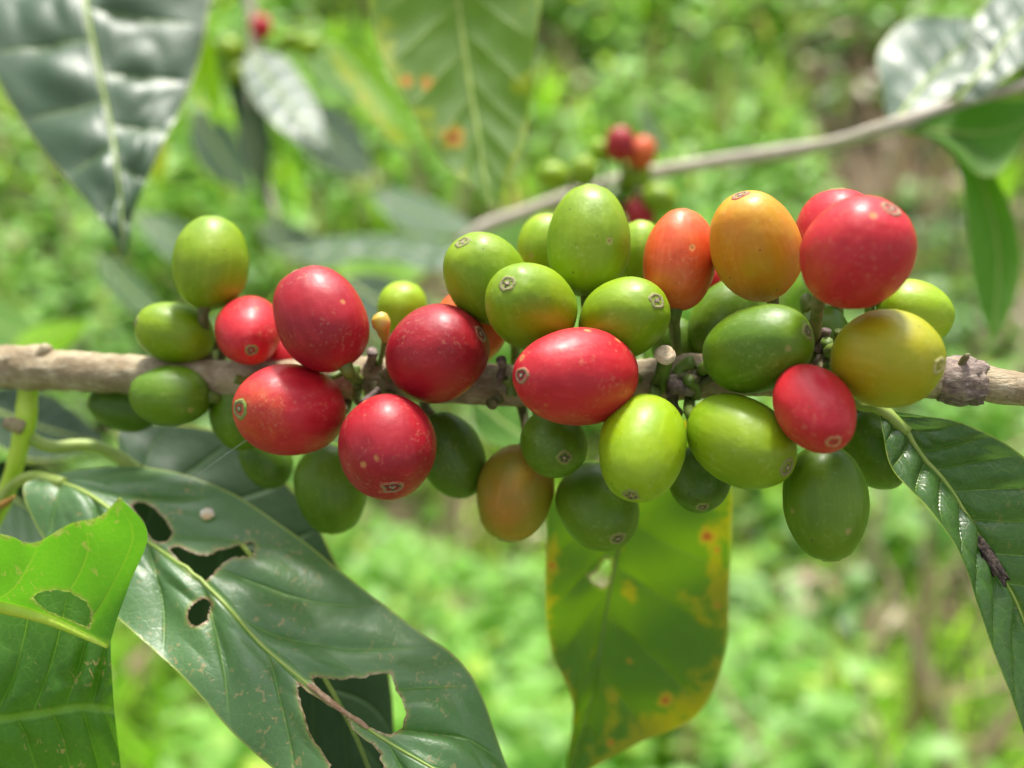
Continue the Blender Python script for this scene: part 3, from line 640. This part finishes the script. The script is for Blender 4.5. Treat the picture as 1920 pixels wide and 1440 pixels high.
GL = 'blurred coffee leaves around the sharp branch'
leaf('large glossy dark leaf with white sheen hanging in the top left corner',
     [[(120, -150, 251), (-50, -70, 243), (-50, 30, 236), (-10, 140, 230), (50, 245, 224), (120, 330, 219), (185, 405, 215), (215, 450, 212), (232, 490, 211)],
      [(120, -150, 251), (152, -50, 243), (166, 40, 236), (186, 140, 230), (205, 225, 225), (218, 300, 220), (226, 370, 216), (230, 440, 212), (232, 490, 211)],
      [(120, -150, 251), (385, -70, 248), (392, 30, 243), (372, 120, 238), (338, 205, 232), (300, 285, 225), (262, 370, 219), (245, 440, 214), (232, 490, 211)]],
     lm_tl, 110, 60, quilt=.0024, wav=.0008, midr=.0004, seed=8, group=None)
leaf('broad hanging leaf with a pale midrib and pink-orange spots at top centre',
     [[(845, -170, 236), (690, -80, 234), (693, 0, 232), (712, 90, 230), (750, 180, 228), (800, 260, 226), (855, 330, 224), (895, 365, 223), (918, 392, 222)],
      [(845, -170, 236), (850, -80, 240), (858, 0, 238), (870, 90, 236), (883, 180, 233), (896, 250, 230), (905, 310, 227), (913, 355, 224), (918, 392, 222)],
      [(845, -170, 236), (1012, -80, 236), (1014, 0, 234), (1006, 90, 232), (992, 180, 230), (984, 250, 228), (965, 310, 226), (938, 355, 224), (918, 392, 222)]],
     lm_under, 90, 50, rust=[(850, 258, 20), (762, 152, 12), (800, 155, 12)], patchf=lambda u, v: .55 * abs(v) ** 2 + .35 * u, quilt=.0008, wav=.001, midr=.0008, seed=9, under=True)
leaf('dark green leaf hanging edge-on at the right, behind the large yellow-olive cherry',
     [[(1690, 246, 246), (1750, 262, 244), (1790, 300, 243), (1808, 360, 241), (1815, 440, 239), (1825, 520, 239), (1842, 590, 238), (1860, 640, 238)],
      [(1690, 246, 246), (1755, 256, 248), (1805, 290, 248), (1842, 350, 248), (1865, 430, 246), (1872, 510, 244), (1866, 580, 241), (1860, 640, 238)],
      [(1690, 246, 246), (1762, 252, 246), (1822, 284, 246), (1872, 340, 244), (1904, 420, 243), (1914, 500, 241), (1896, 580, 239), (1860, 640, 238)]],
     lm_back, 60, 30, midr=.0006, seed=10, group=GL, under=True)
leaf('broad mid-green leaf seen from below at the right end of the thin background twig',
     [[(1680, 240, 248), (1770, 205, 251), (1840, 188, 253), (1905, 188, 254), (1950, 180, 256)],
      [(1680, 240, 248), (1765, 245, 248), (1840, 250, 248), (1905, 235, 249), (1950, 180, 256)],
      [(1680, 240, 248), (1765, 262, 239), (1838, 328, 236), (1895, 300, 238), (1950, 180, 256)]],
     lm_back, 50, 30, midr=.0005, seed=11, group=GL, under=True)
leaf('rounded silvery glossy leaf at the upper right, at the tip of the thin twig',
     [[(1670, 240, 248), (1650, 165, 256), (1648, 95, 267), (1690, 48, 277), (1760, 24, 284), (1830, 40, 287), (1875, 60, 289)],
      [(1670, 240, 248), (1705, 195, 253), (1740, 150, 259), (1775, 115, 266), (1805, 92, 272), (1840, 75, 280), (1875, 60, 289)],
      [(1670, 240, 248), (1735, 205, 248), (1790, 172, 251), (1835, 140, 256), (1868, 110, 264), (1885, 85, 276), (1875, 60, 289)]],
     lm_tl, 60, 36, quilt=.0006, wav=.0012, midr=.0006, seed=12, group=GL)
leaf('silvery glossy leaf cut by the upper right corner',
     [[(1790, 195, 243), (1790, 130, 248), (1830, 40, 256), (1880, -20, 264), (1960, -60, 271), (2060, -80, 276)],
      [(1790, 195, 243), (1845, 130, 244), (1890, 70, 249), (1940, 20, 256), (2000, -30, 264), (2060, -80, 276)],
      [(1790, 195, 243), (1850, 175, 239), (1915, 130, 241), (1990, 80, 246), (2050, 10, 256), (2060, -80, 276)]],
     lm_tl, 60, 36, quilt=.0006, wav=.0012, midr=.0006, seed=13, group=GL)
leaf('narrow bright green leaf standing edge-on right of the large top-left leaf',
     [[(385, -40, 300), (372, 40, 298), (362, 110, 296), (352, 165, 294), (385, 210, 293), (402, 240, 292)],
      [(385, -40, 300), (386, 40, 300), (384, 110, 300), (382, 165, 298), (398, 205, 295), (402, 240, 292)],
      [(385, -40, 300), (394, 40, 298), (404, 110, 296), (414, 165, 294), (414, 210, 293), (402, 240, 292)]],
     lm_lime, 40, 20, patchf=lambda u, v: u * .8, midr=.0003, seed=14, group=GL)
leaf('white-shining glossy leaf drooping left of the top centre leaf',
     [[(468, 92, 400), (455, 135, 386), (475, 185, 367), (515, 232, 354), (570, 280, 350), (625, 322, 350)],
      [(468, 92, 400), (492, 132, 388), (522, 172, 372), (552, 212, 360), (585, 258, 352), (625, 322, 350)],
      [(468, 92, 400), (532, 108, 396), (568, 150, 382), (592, 195, 368), (612, 252, 356), (625, 322, 350)]],
     lm_tl, 50, 30, quilt=.0010, midr=.0005, seed=15, group=GL)
leaf('yellow and lime leaf arching down left of the top centre leaf',
     [[(610, 75, 372), (625, 120, 368), (655, 165, 364), (690, 215, 360), (735, 262, 356), (778, 280, 354)],
      [(610, 75, 372), (648, 105, 370), (688, 145, 368), (720, 190, 364), (752, 235, 358), (778, 280, 354)],
      [(610, 75, 372), (668, 88, 370), (712, 122, 368), (745, 170, 364), (766, 225, 358), (778, 280, 354)]],
     lm_lime, 40, 24, patchf=lambda u, v: .9 if v < -.35 else .2, midr=.0005, seed=16, group=GL)
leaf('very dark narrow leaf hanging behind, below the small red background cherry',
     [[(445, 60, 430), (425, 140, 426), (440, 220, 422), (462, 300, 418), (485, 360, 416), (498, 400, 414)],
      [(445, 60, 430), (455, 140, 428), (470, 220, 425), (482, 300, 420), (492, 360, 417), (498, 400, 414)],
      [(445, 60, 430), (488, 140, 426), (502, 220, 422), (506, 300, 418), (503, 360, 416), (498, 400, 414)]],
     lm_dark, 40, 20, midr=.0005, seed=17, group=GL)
leaf('small yellow leaf tip behind the point of the large top-left leaf',
     [[(318, 220, 330), (286, 262, 328), (272, 310, 326), (300, 372, 324)], [(318, 220, 330), (300, 265, 329), (292, 315, 327), (300, 372, 324)], [(318, 220, 330), (316, 268, 328), (310, 320, 326), (300, 372, 324)]],
     lm_lime, 30, 16, patchf=lambda u, v: .9, midr=.0003, seed=18, group=GL)
leaf('grey-shining leaf lying level behind the two crimson cherries',
     [[(520, 470, 420), (590, 448, 440), (680, 440, 450), (770, 442, 450), (850, 455, 440), (905, 478, 420)],
      [(520, 470, 420), (590, 474, 418), (680, 474, 418), (770, 474, 418), (850, 476, 418), (905, 478, 420)],
      [(520, 470, 420), (590, 497, 400), (680, 505, 396), (770, 507, 396), (850, 502, 402), (905, 478, 420)]],
     lm_tl, 50, 30, quilt=.0025, midr=.0006, seed=19, group=GL)
leaf('vivid lime leaf lit by the sun above the pale green cherry at left of centre',
     [[(628, 498, 360), (660, 488, 364), (710, 488, 366), (760, 494, 364), (800, 508, 360)], [(628, 498, 360), (660, 508, 358), (710, 512, 358), (760, 512, 358), (800, 508, 360)], [(628, 498, 360), (660, 530, 350), (710, 540, 348), (760, 532, 350), (800, 508, 360)]],
     lm_lime, 40, 20, midr=.0004, seed=20, group=GL)
# shaded leaves and shining leaves further back in the bush
BL = [
 ('shaded dark leaf in the gap between the two big crimson cherries', lm_dark, (640, 520), (860, 640), 110, 330),
 ('silvery leaf behind the tip of the top centre leaf', lm_tl, (690, 360), (900, 430), 70, 520),
 ('pale leaf standing left of the upright green cherry', lm_tl, (175, 470), (320, 610), 60, 430),
 ('dark leaf behind the topmost cherry of the left cluster', lm_tl, (250, 400), (480, 520), 75, 520),
 ('dull green leaf behind the joint of the branch at the left edge', lm_dark, (-60, 750), (200, 830), 130, 230),
 ('bright leaf above the branch at the left edge', lm_lime, (20, 650), (170, 600), 60, 330),
 ('dark leaf under the branch joint at the left edge', lm_dark, (-60, 880), (160, 1000), 150, 215),
 ('dark leaf below the top-left leaf at the left edge', lm_back, (-90, 560), (120, 660), 90, 480),
 ('narrow silvery leaf at the right of the small background cherries', lm_tl, (1195, 185), (1262, 300), 30, 520),
 ('mid-green leaf behind the top centre leaf on its left', lm_back, (560, 90), (720, 200), 60, 520),
 ('shaded leaf in the dark behind the small red cherry on the left', lm_dark, (360, 200), (470, 360), 90, 560),
 ('dark leaf slanting behind the upright twig at the upper left', lm_dark, (560, 190), (700, 330), 110, 620),
 ('dull leaf low behind the tip of the top-left leaf', lm_back, (130, 330), (300, 440), 80, 640),
 ('dark leaf right of the topmost cherry of the left cluster', lm_dark, (480, 420), (640, 480), 70, 600),
 ('grey-green leaf beside the vivid lime leaf', lm_tl, (560, 560), (720, 520), 60, 480),
 ('pale leaf at the left edge above the branch', lm_under, (-60, 500), (60, 620), 80, 560),
 ('green leaf behind the background twig where it meets the cherries', lm_back, (900, 470), (1010, 400), 70, 520),
 ('green leaf behind the shaded crimson cherry at centre', lm_back, (880, 740), (1010, 830), 90, 240),
]
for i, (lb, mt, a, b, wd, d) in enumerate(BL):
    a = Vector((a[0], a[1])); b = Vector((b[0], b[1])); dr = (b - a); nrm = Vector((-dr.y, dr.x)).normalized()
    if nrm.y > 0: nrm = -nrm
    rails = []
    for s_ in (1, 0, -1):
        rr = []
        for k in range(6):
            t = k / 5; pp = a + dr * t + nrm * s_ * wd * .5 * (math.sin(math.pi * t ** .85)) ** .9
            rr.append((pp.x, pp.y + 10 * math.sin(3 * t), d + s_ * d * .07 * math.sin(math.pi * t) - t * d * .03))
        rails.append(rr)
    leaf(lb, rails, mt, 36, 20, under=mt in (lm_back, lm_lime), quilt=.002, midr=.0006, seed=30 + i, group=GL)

# ------------------------------------------------------------------ side twig with the leaf stalks (lower left)
tw = [(58, 688, 164), (52, 740, 164), (48, 790, 163), (34, 850, 164), (14, 920, 166), (-30, 1010, 168), (-90, 1100, 170)]
twp = [P(*q) for q in tw]
side = empty('side_twig', twp[0]); tag(side, 'short green twig growing down from the branch joint at the left edge', 'twig')
V, F = tube(twp, [.0019, .0016, .0017, .0014, .0014, .0013, .0012], 18, 8, .06, 5); mesh_obj('stem', V, F, M_GREENTWIG, side)
V, F = tube([P(40, 800, 162), P(24, 796, 161), P(10, 792, 160)], [.0014, .0012, .0009], 12, 5, .2, 8); mesh_obj('leaf_scar', V, F, M_BARK, side)
V, F = tube([P(-10, 952, 160), P(10, 944, 159), P(28, 930, 158)], [.0005, .0006, .0002], 8, 4, .2, 9); mesh_obj('bud', V, F, simple_mat('dry_bud_skin', (.35, .16, .03), (.45, .25, .06), 400), side)

# ------------------------------------------------------------------ branch details: papery collar, stubs, bracts
M_PAPER = bark_mat('papery_stipule', (.16, .11, .10), (.34, .26, .20), (.50, .44, .36), 380)
ax = (P(1850, 720, BD(1850)) - P(1770, 711, BD(1770))).normalized()
def collar(px, py, r0, r1, length, seed, name='stipule_collar', mat=M_PAPER, teeth=5, back=1):
    c0 = P(px, py, BD(px)); N = ax.orthogonal().normalized(); B = ax.cross(N); V = []; F = []; ns, nl = 64, 12
    for j in range(nl + 1):
        t = j / nl
        for k in range(ns):
            a = 2 * math.pi * k / ns
            jag = 1 + .30 * mnoise.noise(Vector((math.cos(a) * 2.2, math.sin(a) * 2.2, seed))) + .16 * mnoise.noise(Vector((math.cos(a) * 7, math.sin(a) * 7, seed)))
            rr = (r0 + (r1 - r0) * math.sin(t * math.pi * .55)) * (1 + .10 * mnoise.noise(Vector((math.cos(a) * 3, math.sin(a) * 3, t * 4 + seed))))
            if t > .7: rr -= (t - .7) * r0 * .45 * (1 + mnoise.noise(Vector((a, seed, 2))))
            V.append(c0 + ax * length * t * jag * back + (N * math.cos(a) + B * math.sin(a)) * rr)
    for j in range(nl):
        for k in range(ns):
            k2 = (k + 1) % ns; F.append((j * ns + k, j * ns + k2, (j + 1) * ns + k2, (j + 1) * ns + k))
    o = mesh_obj(name, V, F, mat, branch); md = o.modifiers.new('thick', 'SOLIDIFY'); md.thickness = .00018; return o
collar(1762, 710, .0030, .00345, .0042, 3)
collar(1812, 716, .0027, .0031, .0022, 8, 'stipule_tip')
V, F = tube([P(1800, 690, 132), P(1806, 676, 131.5), P(1812, 668, 131), P(1818, 664, 131)], [.0006, .00055, .0005, .0002], 8, 5, .3, 4); mesh_obj('bud', V, F, M_STALKD, branch)
V, F = tube([P(75, 668, 160), P(85, 656, 160), P(96, 652, 161)], [.0012, .0010, .0004], 10, 5, .3, 14); mesh_obj('bud', V, F, M_BARK, branch)
fr = random.Random(5)
def stub(px, py, d, dx, dy, dz, L, r, mat, nm='stalk_stub'):
    a = P(px, py, d); dirv = (CR @ Vector((dx, dy, dz))).normalized()
    side_ = dirv.orthogonal().normalized() * L * .12
    V, F = tube([a, a + dirv * L * .5 + side_, a + dirv * L], [r * 1.1, r, r * 1.15], 10, 5, .25, px)
    return mesh_obj(nm, V, F, mat, branch)
for (px, py, n_) in ((690, 712, 9), (1275, 722, 14), (1545, 640, 8), (480, 720, 4), (940, 735, 3)):
    for k in range(n_):
        a = fr.uniform(0, 6.28); stub(px + fr.uniform(-45, 45), py + fr.uniform(-28, 30), BD(px) - fr.uniform(2.5, 5.5), math.cos(a), math.sin(a), fr.uniform(.2, 1.0), fr.uniform(.0018, .0042), fr.uniform(.0005, .0009), fr.choice([M_STALK, M_STALK, M_STALKD, M_PAPER]))
# cut peduncle with its pale end
cd = BD(1248) - 8
V, F = tube([P(1235, 725, BD(1248) - 2), P(1242, 700, cd + 1), P(1248, 674, cd - .5), P(1249, 664, cd - 2.6)], [.0013, .0010, .0011, .00115], 16, 6, .1, 31)
cst = mesh_obj('cut_stalk', V, F, M_STALK, branch)
V = []; F = []; c0 = P(1249, 661, cd - 2.9); nrm = (CR @ Vector((.05, .45, 1))).normalized(); N = nrm.orthogonal().normalized(); B = nrm.cross(N)
for j in range(5):
    for k in range(24):
        a = k / 24 * 6.283; rr = .00145 * j / 4 * (1 + .10 * mnoise.noise(Vector((math.cos(a) * 2, math.sin(a) * 2, 5)))) + 1e-5
        V.append(c0 + (N * math.cos(a) + B * math.sin(a)) * rr + nrm * (.00012 * mnoise.noise(Vector((rr * 3000, a, 1))) - (.0007 if j == 4 else 0)))
for j in range(4):
    for k in range(24): F.append((j * 24 + k, (j + 1) * 24 + k, (j + 1) * 24 + (k + 1) % 24, j * 24 + (k + 1) % 24))
mesh_obj('cut_end', V, F, simple_mat('cut_wood_end', (.62, .48, .30), (.75, .62, .44), 1400, .8, .7, .0003), cst)
# aborted little fruit
fl = empty('fruitlet', P(716, 606, 141)); tag(fl, 'tiny yellow undeveloped fruit on a stalk between the two big crimson cherries', 'fruitlet')
V, F = tube([P(722, 640, 143), P(719, 622, 142), P(715, 606, 141), P(712, 596, 141), P(709, 589, 141), P(708, 587, 141)], [.0005, .0009, .00135, .00125, .0008, .0002], 16, 6, .05, 41)
mesh_obj('body', V, F, simple_mat('fruitlet_skin', (.50, .42, .04), (.58, .36, .10), 700, .45, .3, .0002, .2), fl)
V, F = tube([P(700, 700, 153), P(716, 668, 147), P(722, 640, 143)], [.0006, .00045, .0005], 8, 6, .1, 42); mesh_obj('stalk', V, F, M_STALK, fl)
# white insect scale on the chewed leaf, debris on the right leaf, thread
def lump(name, center, r, mat, label, cat, flat=.5, el=1.0, nrm=None, dirc=None, ns=18, rough=.3, sd=0):
    nrm = nrm or (CR @ Vector((0, .3, 1))).normalized(); N = (CR @ Vector(dirc or (1, 0, 0))); N = (N - nrm * N.dot(nrm)).normalized(); B = nrm.cross(N); V = []; F = []; nl = 12
    for i in range(nl + 1):
        for k in range(ns):
            ph = math.pi * i / nl; th = 2 * math.pi * k / ns
            q = Vector((math.sin(ph) * math.cos(th), math.sin(ph) * math.sin(th), math.cos(ph)))
            s_ = r * (1 + rough * mnoise.noise(q * 2.5 + Vector((sd, 0, 0))) + rough * .6 * mnoise.noise(q * 6))
            V.append(center + N * q.x * s_ * el + B * q.y * s_ + nrm * q.z * s_ * flat)
    for i in range(nl):
        for k in range(ns): F.append((i * ns + k, (i + 1) * ns + k, (i + 1) * ns + (k + 1) % ns, i * ns + (k + 1) % ns))
    o = mesh_obj(name, V, F, mat, None, center); return tag(o, label, cat)
lump('scale_insect', P(388, 964, 155), .00095, simple_mat('white_wax', (.80, .76, .66), (.78, .52, .28), 500, .7), 'small round whitish scale insect on the upper half of the chewed leaf', 'insect', .4, 1.15)
lump('plant_debris', P(1858, 1050, 130), .00085, simple_mat('dry_debris', (.05, .035, .03), (.16, .12, .09), 900, .9, 1, .0006), 'dark crumb of dry debris stuck along the midrib of the right leaf', 'debris', .5, 3.6, dirc=(.42, -.9, 0), rough=.6)
V, F = tube([P(370, 890, 150), P(455, 830, 143), P(540, 776, 137)], [.000022] * 3, 6, 4)
tag(mesh_obj('spider_thread', V, F, simple_mat('silk', (.7, .7, .7), (.8, .8, .8), 300, .4), None, P(370, 890, 150)), 'hair-thin spider thread stretched across the wide bright red cherry', 'thread')

# ------------------------------------------------------------------ thin background twig with its small cherries
T2 = [(860, 640, 400), (862, 520, 396), (884, 442, 388), (1000, 392, 386), (1130, 350, 383), (1200, 330, 381), (1300, 310, 372), (1450, 288, 350), (1560, 268, 330), (1670, 238, 304), (1760, 205, 300), (1900, 165, 296), (2050, 120, 292)]
T2 = [(a_, b_, c_ * .82) for a_, b_, c_ in T2]; t2 = [P(*q) for q in T2]
tb = empty('background_twig', t2[0]); tag(tb, 'thin blurred pale twig rising to the right behind the cherries', 'twig')
V, F = tube(t2, [.0022, .0022, .0023, .0022, .0026, .0025, .0021, .0023, .0017, .0022, .0014, .0013, .0012], 14, 8, .08, 50); mesh_obj('bark', V, F, M_BARKF, tb)
SM = [(1163, 270, 34, 29, 95, 'crimson', 'red cherry topping the small blurred cluster on the background twig'),
      (1203, 286, 32, 27, 70, 'coral', 'orange cherry beside the red one in the small blurred cluster'),
      (1037, 330, 30, 26, 170, 'lime', 'leftmost green cherry of the small blurred cluster'),
      (1096, 322, 30, 26, 100, 'green', 'second green cherry from the left in the small blurred cluster'),
      (1124, 283, 22, 20, 110, 'lime', 'smallest green cherry left of the red one in the blurred cluster'),
      (1192, 330, 35, 29, 60, 'green', 'green cherry under the orange one in the blurred cluster'),
      (1238, 372, 34, 28, -20, 'green', 'green cherry lowest at the right of the blurred cluster'),
      (1200, 400, 34, 30, -80, 'crimson', 'dark red cherry at the bottom of the blurred cluster, behind the tall green one'),
      (1150, 378, 28, 26, -80, 'dark', 'dark green cherry under the background twig')]
for i, q in enumerate(SM):
    make_cherry(q[0], q[1], q[2], q[3], q[4], 5, 298 + (i % 3) * 5, q[5], None, None, q[6], None, 0, 100 + i, 'small_coffee_cherry', 'blurred cherries on the background twig', t2, False, .0008)
T3 = [(450, -90, 430), (470, 20, 432), (478, 90, 430), (470, 170, 428), (490, 300, 425), (520, 420, 420)]
t3 = [P(*q) for q in T3]
tb3 = empty('background_twig', t3[0]); tag(tb3, 'blurred upright twig at the upper left carrying one tiny red cherry', 'twig')
V, F = tube(t3, [.002, .0022, .003, .002, .0018, .0014], 12, 6, .08, 51); mesh_obj('bark', V, F, M_BARKF, tb3)
SM3 = [(490, 50, 24, 21, 90, 'red', 'tiny red blurred cherry near the top edge at the left'), (430, 92, 27, 23, 160, 'lime', 'pale green blurred cherry left of the tiny red one'),
       (448, 138, 24, 21, 200, 'green', 'green blurred cherry below and left of the tiny red one'), (545, 78, 24, 20, 30, 'green', 'green blurred cherry right of the tiny red one'), (582, 88, 24, 21, 10, 'lime', 'pale green blurred cherry above the yellow and lime leaf')]
for i, q in enumerate(SM3):
    make_cherry(q[0], q[1], q[2], q[3], q[4], 5, 426, q[5], None, None, q[6], None, 0, 120 + i, 'small_coffee_cherry', 'blurred cherries at the upper left', t3, False, .0008)

# ------------------------------------------------------------------ ground and the weeds that cover it
def gz(x, y):
    s = max(0.0, y - 1.3); z = .40 * s if s < 10 else 4.0 + 3.0 * (1 - math.exp(-(s - 10) / 8))
    z -= .10 * max(0, .6 - y)
    return z + .07 * mnoise.noise(Vector((x * .9, y * .9, 0))) + .03 * mnoise.noise(Vector((x * 3, y * 3, 4)))
xs = sorted(set([-250, -120, -60, -30, -18] + [x * .25 for x in range(-48, 49)] + [18, 30, 60, 120, 250])); ys = sorted(set([-250, -100, -40, -15, -8] + [y * .25 for y in range(-20, 49)] + [14, 18, 25, 40, 80, 150, 250]))
V = [(x, y, gz(x, y)) for y in ys for x in xs]; nx = len(xs)
F = [(j * nx + i, j * nx + i + 1, (j + 1) * nx + i + 1, (j + 1) * nx + i) for j in range(len(ys) - 1) for i in range(nx - 1)]
n = NT('soil_and_litter'); tco = n.n('TexCoord').outputs['Object']
c = n.mix(n.ss(n.noise(tco, 6, 6, .65), .4, .62), (.12, .08, .045), (.22, .155, .09)); c = n.mix(n.ss(n.noise(tco, 45, 5, .7), .52, .66), c, (.38, .29, .18))
c = n.mix(n.ss(n.noise(tco, 2.2, 5, .65), .48, .60), c, (.07, .14, .03))
b = n.bsdf(Base_Color=c, Roughness=.95); n.put(b.inputs['Normal'], n.bump(n.noise(tco, 30, 6, .7), 1, .03)); n.l(b.outputs[0], n.out.inputs[0])
tag(mesh_obj('ground', V, F, n.m), 'sloping brown soil under low weeds', None, None, 'structure')

def weed_mat(name, ca, cb, cc, transl=.4):
    n = NT(name); q = n.n('Attribute'); q.attribute_name = 'rnd'; r = q.outputs['Fac']
    c = n.mix(r, ca, cb); c = n.mix(n.ss(n.math('FRACT', n.math('MULTIPLY', r, 17.3)), .86, .96), c, cc)
    tco = n.n('TexCoord').outputs['Object']; c = n.mix(n.math('MULTIPLY', n.ss(n.noise(tco, 80, 3), .4, .7), .3), c, tuple(x * .5 for x in ca))
    b = n.bsdf(Base_Color=c, Roughness=.42); t = n.n('BsdfTranslucent'); n.l(n.mix(1.0, c, (1.5, 1.5, .9), 'MULTIPLY'), t.inputs[0])
    m = n.n('MixShader'); m.inputs[0].default_value = transl; n.l(b.outputs[0], m.inputs[1]); n.l(t.outputs[0], m.inputs[2]); n.l(m.outputs[0], n.out.inputs[0]); return n.m
def scatter(name, label, cat, mat, count, region, lrange, wr, per, hr, elev, shape, dens=0.0, dth=0.0, arch=.25):
    x0, x1, y0, y1, fan = region
    VV = []; RR = []
    rs = random.Random(hash(len(name)) & 1023)
    tpl = np.array([(0, 0), (.5, -.30), (.5, .30), (.30, -.42), (.30, .42), (.72, -.36), (.72, .36), (1, 0)])
    k = 0; out = []; rnd = []
    while k < count:
        y = y0 + (y1 - y0) * rs.random() ** 1.15; x = rs.uniform(-1, 1) * (fan[0] + fan[1] * max(y, 0))
        if mnoise.noise(Vector((x * 1.7, y * 1.7, dens))) < dth + .26 * max(-1.0, min(.4, 2.1 - y)) - rs.random() * .25: k += .25; continue
        k += 1
        gzz = gz(x, y); hh = rs.uniform(*hr); cr_ = rs.random(); L0 = rs.uniform(*lrange) * (1 + .10 * max(0, y - 1.5))
        for j in range(per):
            az = rs.uniform(0, 6.283); el = rs.uniform(*elev); Lf = L0 * rs.uniform(.6, 1.15); Wd = Lf * wr
            h0 = hh * (1 if shape == 'blade' else rs.uniform(.35, 1.0))
            bx = x + math.cos(az) * .012; by = y + math.sin(az) * .012; bz = gzz + (0 if shape == 'blade' else h0)
            ca, sa = math.cos(az), math.sin(az); ce, se = math.cos(el), math.sin(el)
            roll = rs.uniform(-.5, .5)
            segs = 5; pts = []
            wprof = (0.0, .34, .50, .42, .22, 0.0) if shape == 'leaf' else (.5, .48, .42, .32, .18, 0.0)
            for s_ in range(segs + 1):
                t = s_ / segs; al = t * Lf; dn = arch * Lf * t * t
                cx_ = bx + ca * ce * al; cy_ = by + sa * ce * al; cz_ = bz + se * al - dn
                wq = wprof[s_] * Wd
                ox, oy, oz = -sa * wq, ca * wq, roll * wq
                lift = .25 * wq if shape == 'leaf' else 0
                out.append((cx_ - ox, cy_ - oy, cz_ - oz + lift)); out.append((cx_, cy_, cz_)); out.append((cx_ + ox, cy_ + oy, cz_ + oz + lift))
            rnd.append(min(1, max(0, cr_ * .7 + rs.random() * .3)))
    nl = len(rnd); vs = np.array(out, dtype=np.float32)
    q = []
    for s_ in range(5):
        for c_ in range(2): q.append((s_ * 3 + c_, s_ * 3 + c_ + 1, (s_ + 1) * 3 + c_ + 1, (s_ + 1) * 3 + c_))
    q = np.array(q, dtype=np.int32); fs = (q[None] + (np.arange(nl, dtype=np.int32) * 18)[:, None, None]).reshape(-1, 4)
    me = bpy.data.meshes.new(name); me.vertices.add(len(vs)); me.vertices.foreach_set('co', vs.ravel())
    me.loops.add(fs.size); me.loops.foreach_set('vertex_index', fs.ravel()); me.polygons.add(len(fs))
    me.polygons.foreach_set('loop_start', np.arange(0, fs.size, 4, dtype=np.int32)); me.polygons.foreach_set('use_smooth', [True] * len(fs))
    me.update(calc_edges=True)
    at = me.attributes.new('rnd', 'FLOAT', 'POINT'); at.data.foreach_set('value', np.repeat(np.array(rnd, dtype=np.float32), 18))
    me.materials.append(mat); o = bpy.data.objects.new(name, me); col.objects.link(o); return tag(o, label, cat, None, 'stuff')
WA = weed_mat('weed_leaves', (.20, .42, .06), (.38, .64, .17), (.50, .64, .11), .5)
WD = weed_mat('undergrowth_leaves', (.09, .22, .04), (.22, .42, .08), (.36, .46, .07), .4)
WB = weed_mat('grass_blades', (.26, .54, .03), (.42, .66, .07), (.50, .42, .20), .5)
WC = weed_mat('dry_litter', (.30, .20, .12), (.46, .35, .24), (.50, .30, .26), .15)
WE = weed_mat('dry_stems', (.30, .22, .13), (.42, .33, .22), (.36, .22, .17), .1)
reg = (-1, 1, -.4, 7.5, (1.3, .95))
scatter('ground_cover', 'light green broad-leaved weeds covering the slope', 'ground cover', WA, 21000, reg, (.022, .052), .72, 7, (.03, .24), (-.1, .8), 'leaf', 0.0, .13)
scatter('undergrowth', 'darker green leaves low among the weeds', 'undergrowth', WD, 11000, reg, (.028, .065), .62, 6, (.01, .12), (-.1, .7), 'leaf', 3.0, .02)
scatter('grass', 'fine bright yellow-green grass among the weeds', 'grass', WB, 9000, reg, (.10, .26), .04, 9, (0, 0), (.7, 1.45), 'blade', 5.0, -.02, .35)
scatter('leaf_litter', 'pinkish brown dry litter on the bare soil patches', 'litter', WC, 4200, reg, (.03, .08), .5, 3, (.005, .09), (-.1, .4), 'leaf', 9.0, -.2)
scatter('dry_stalks', 'thin tan dry stalks sticking up among the weeds', 'dry stalks', WE, 2600, reg, (.18, .45), .045, 2, (0, 0), (.7, 1.5), 'blade', 13.0, .0, .12)
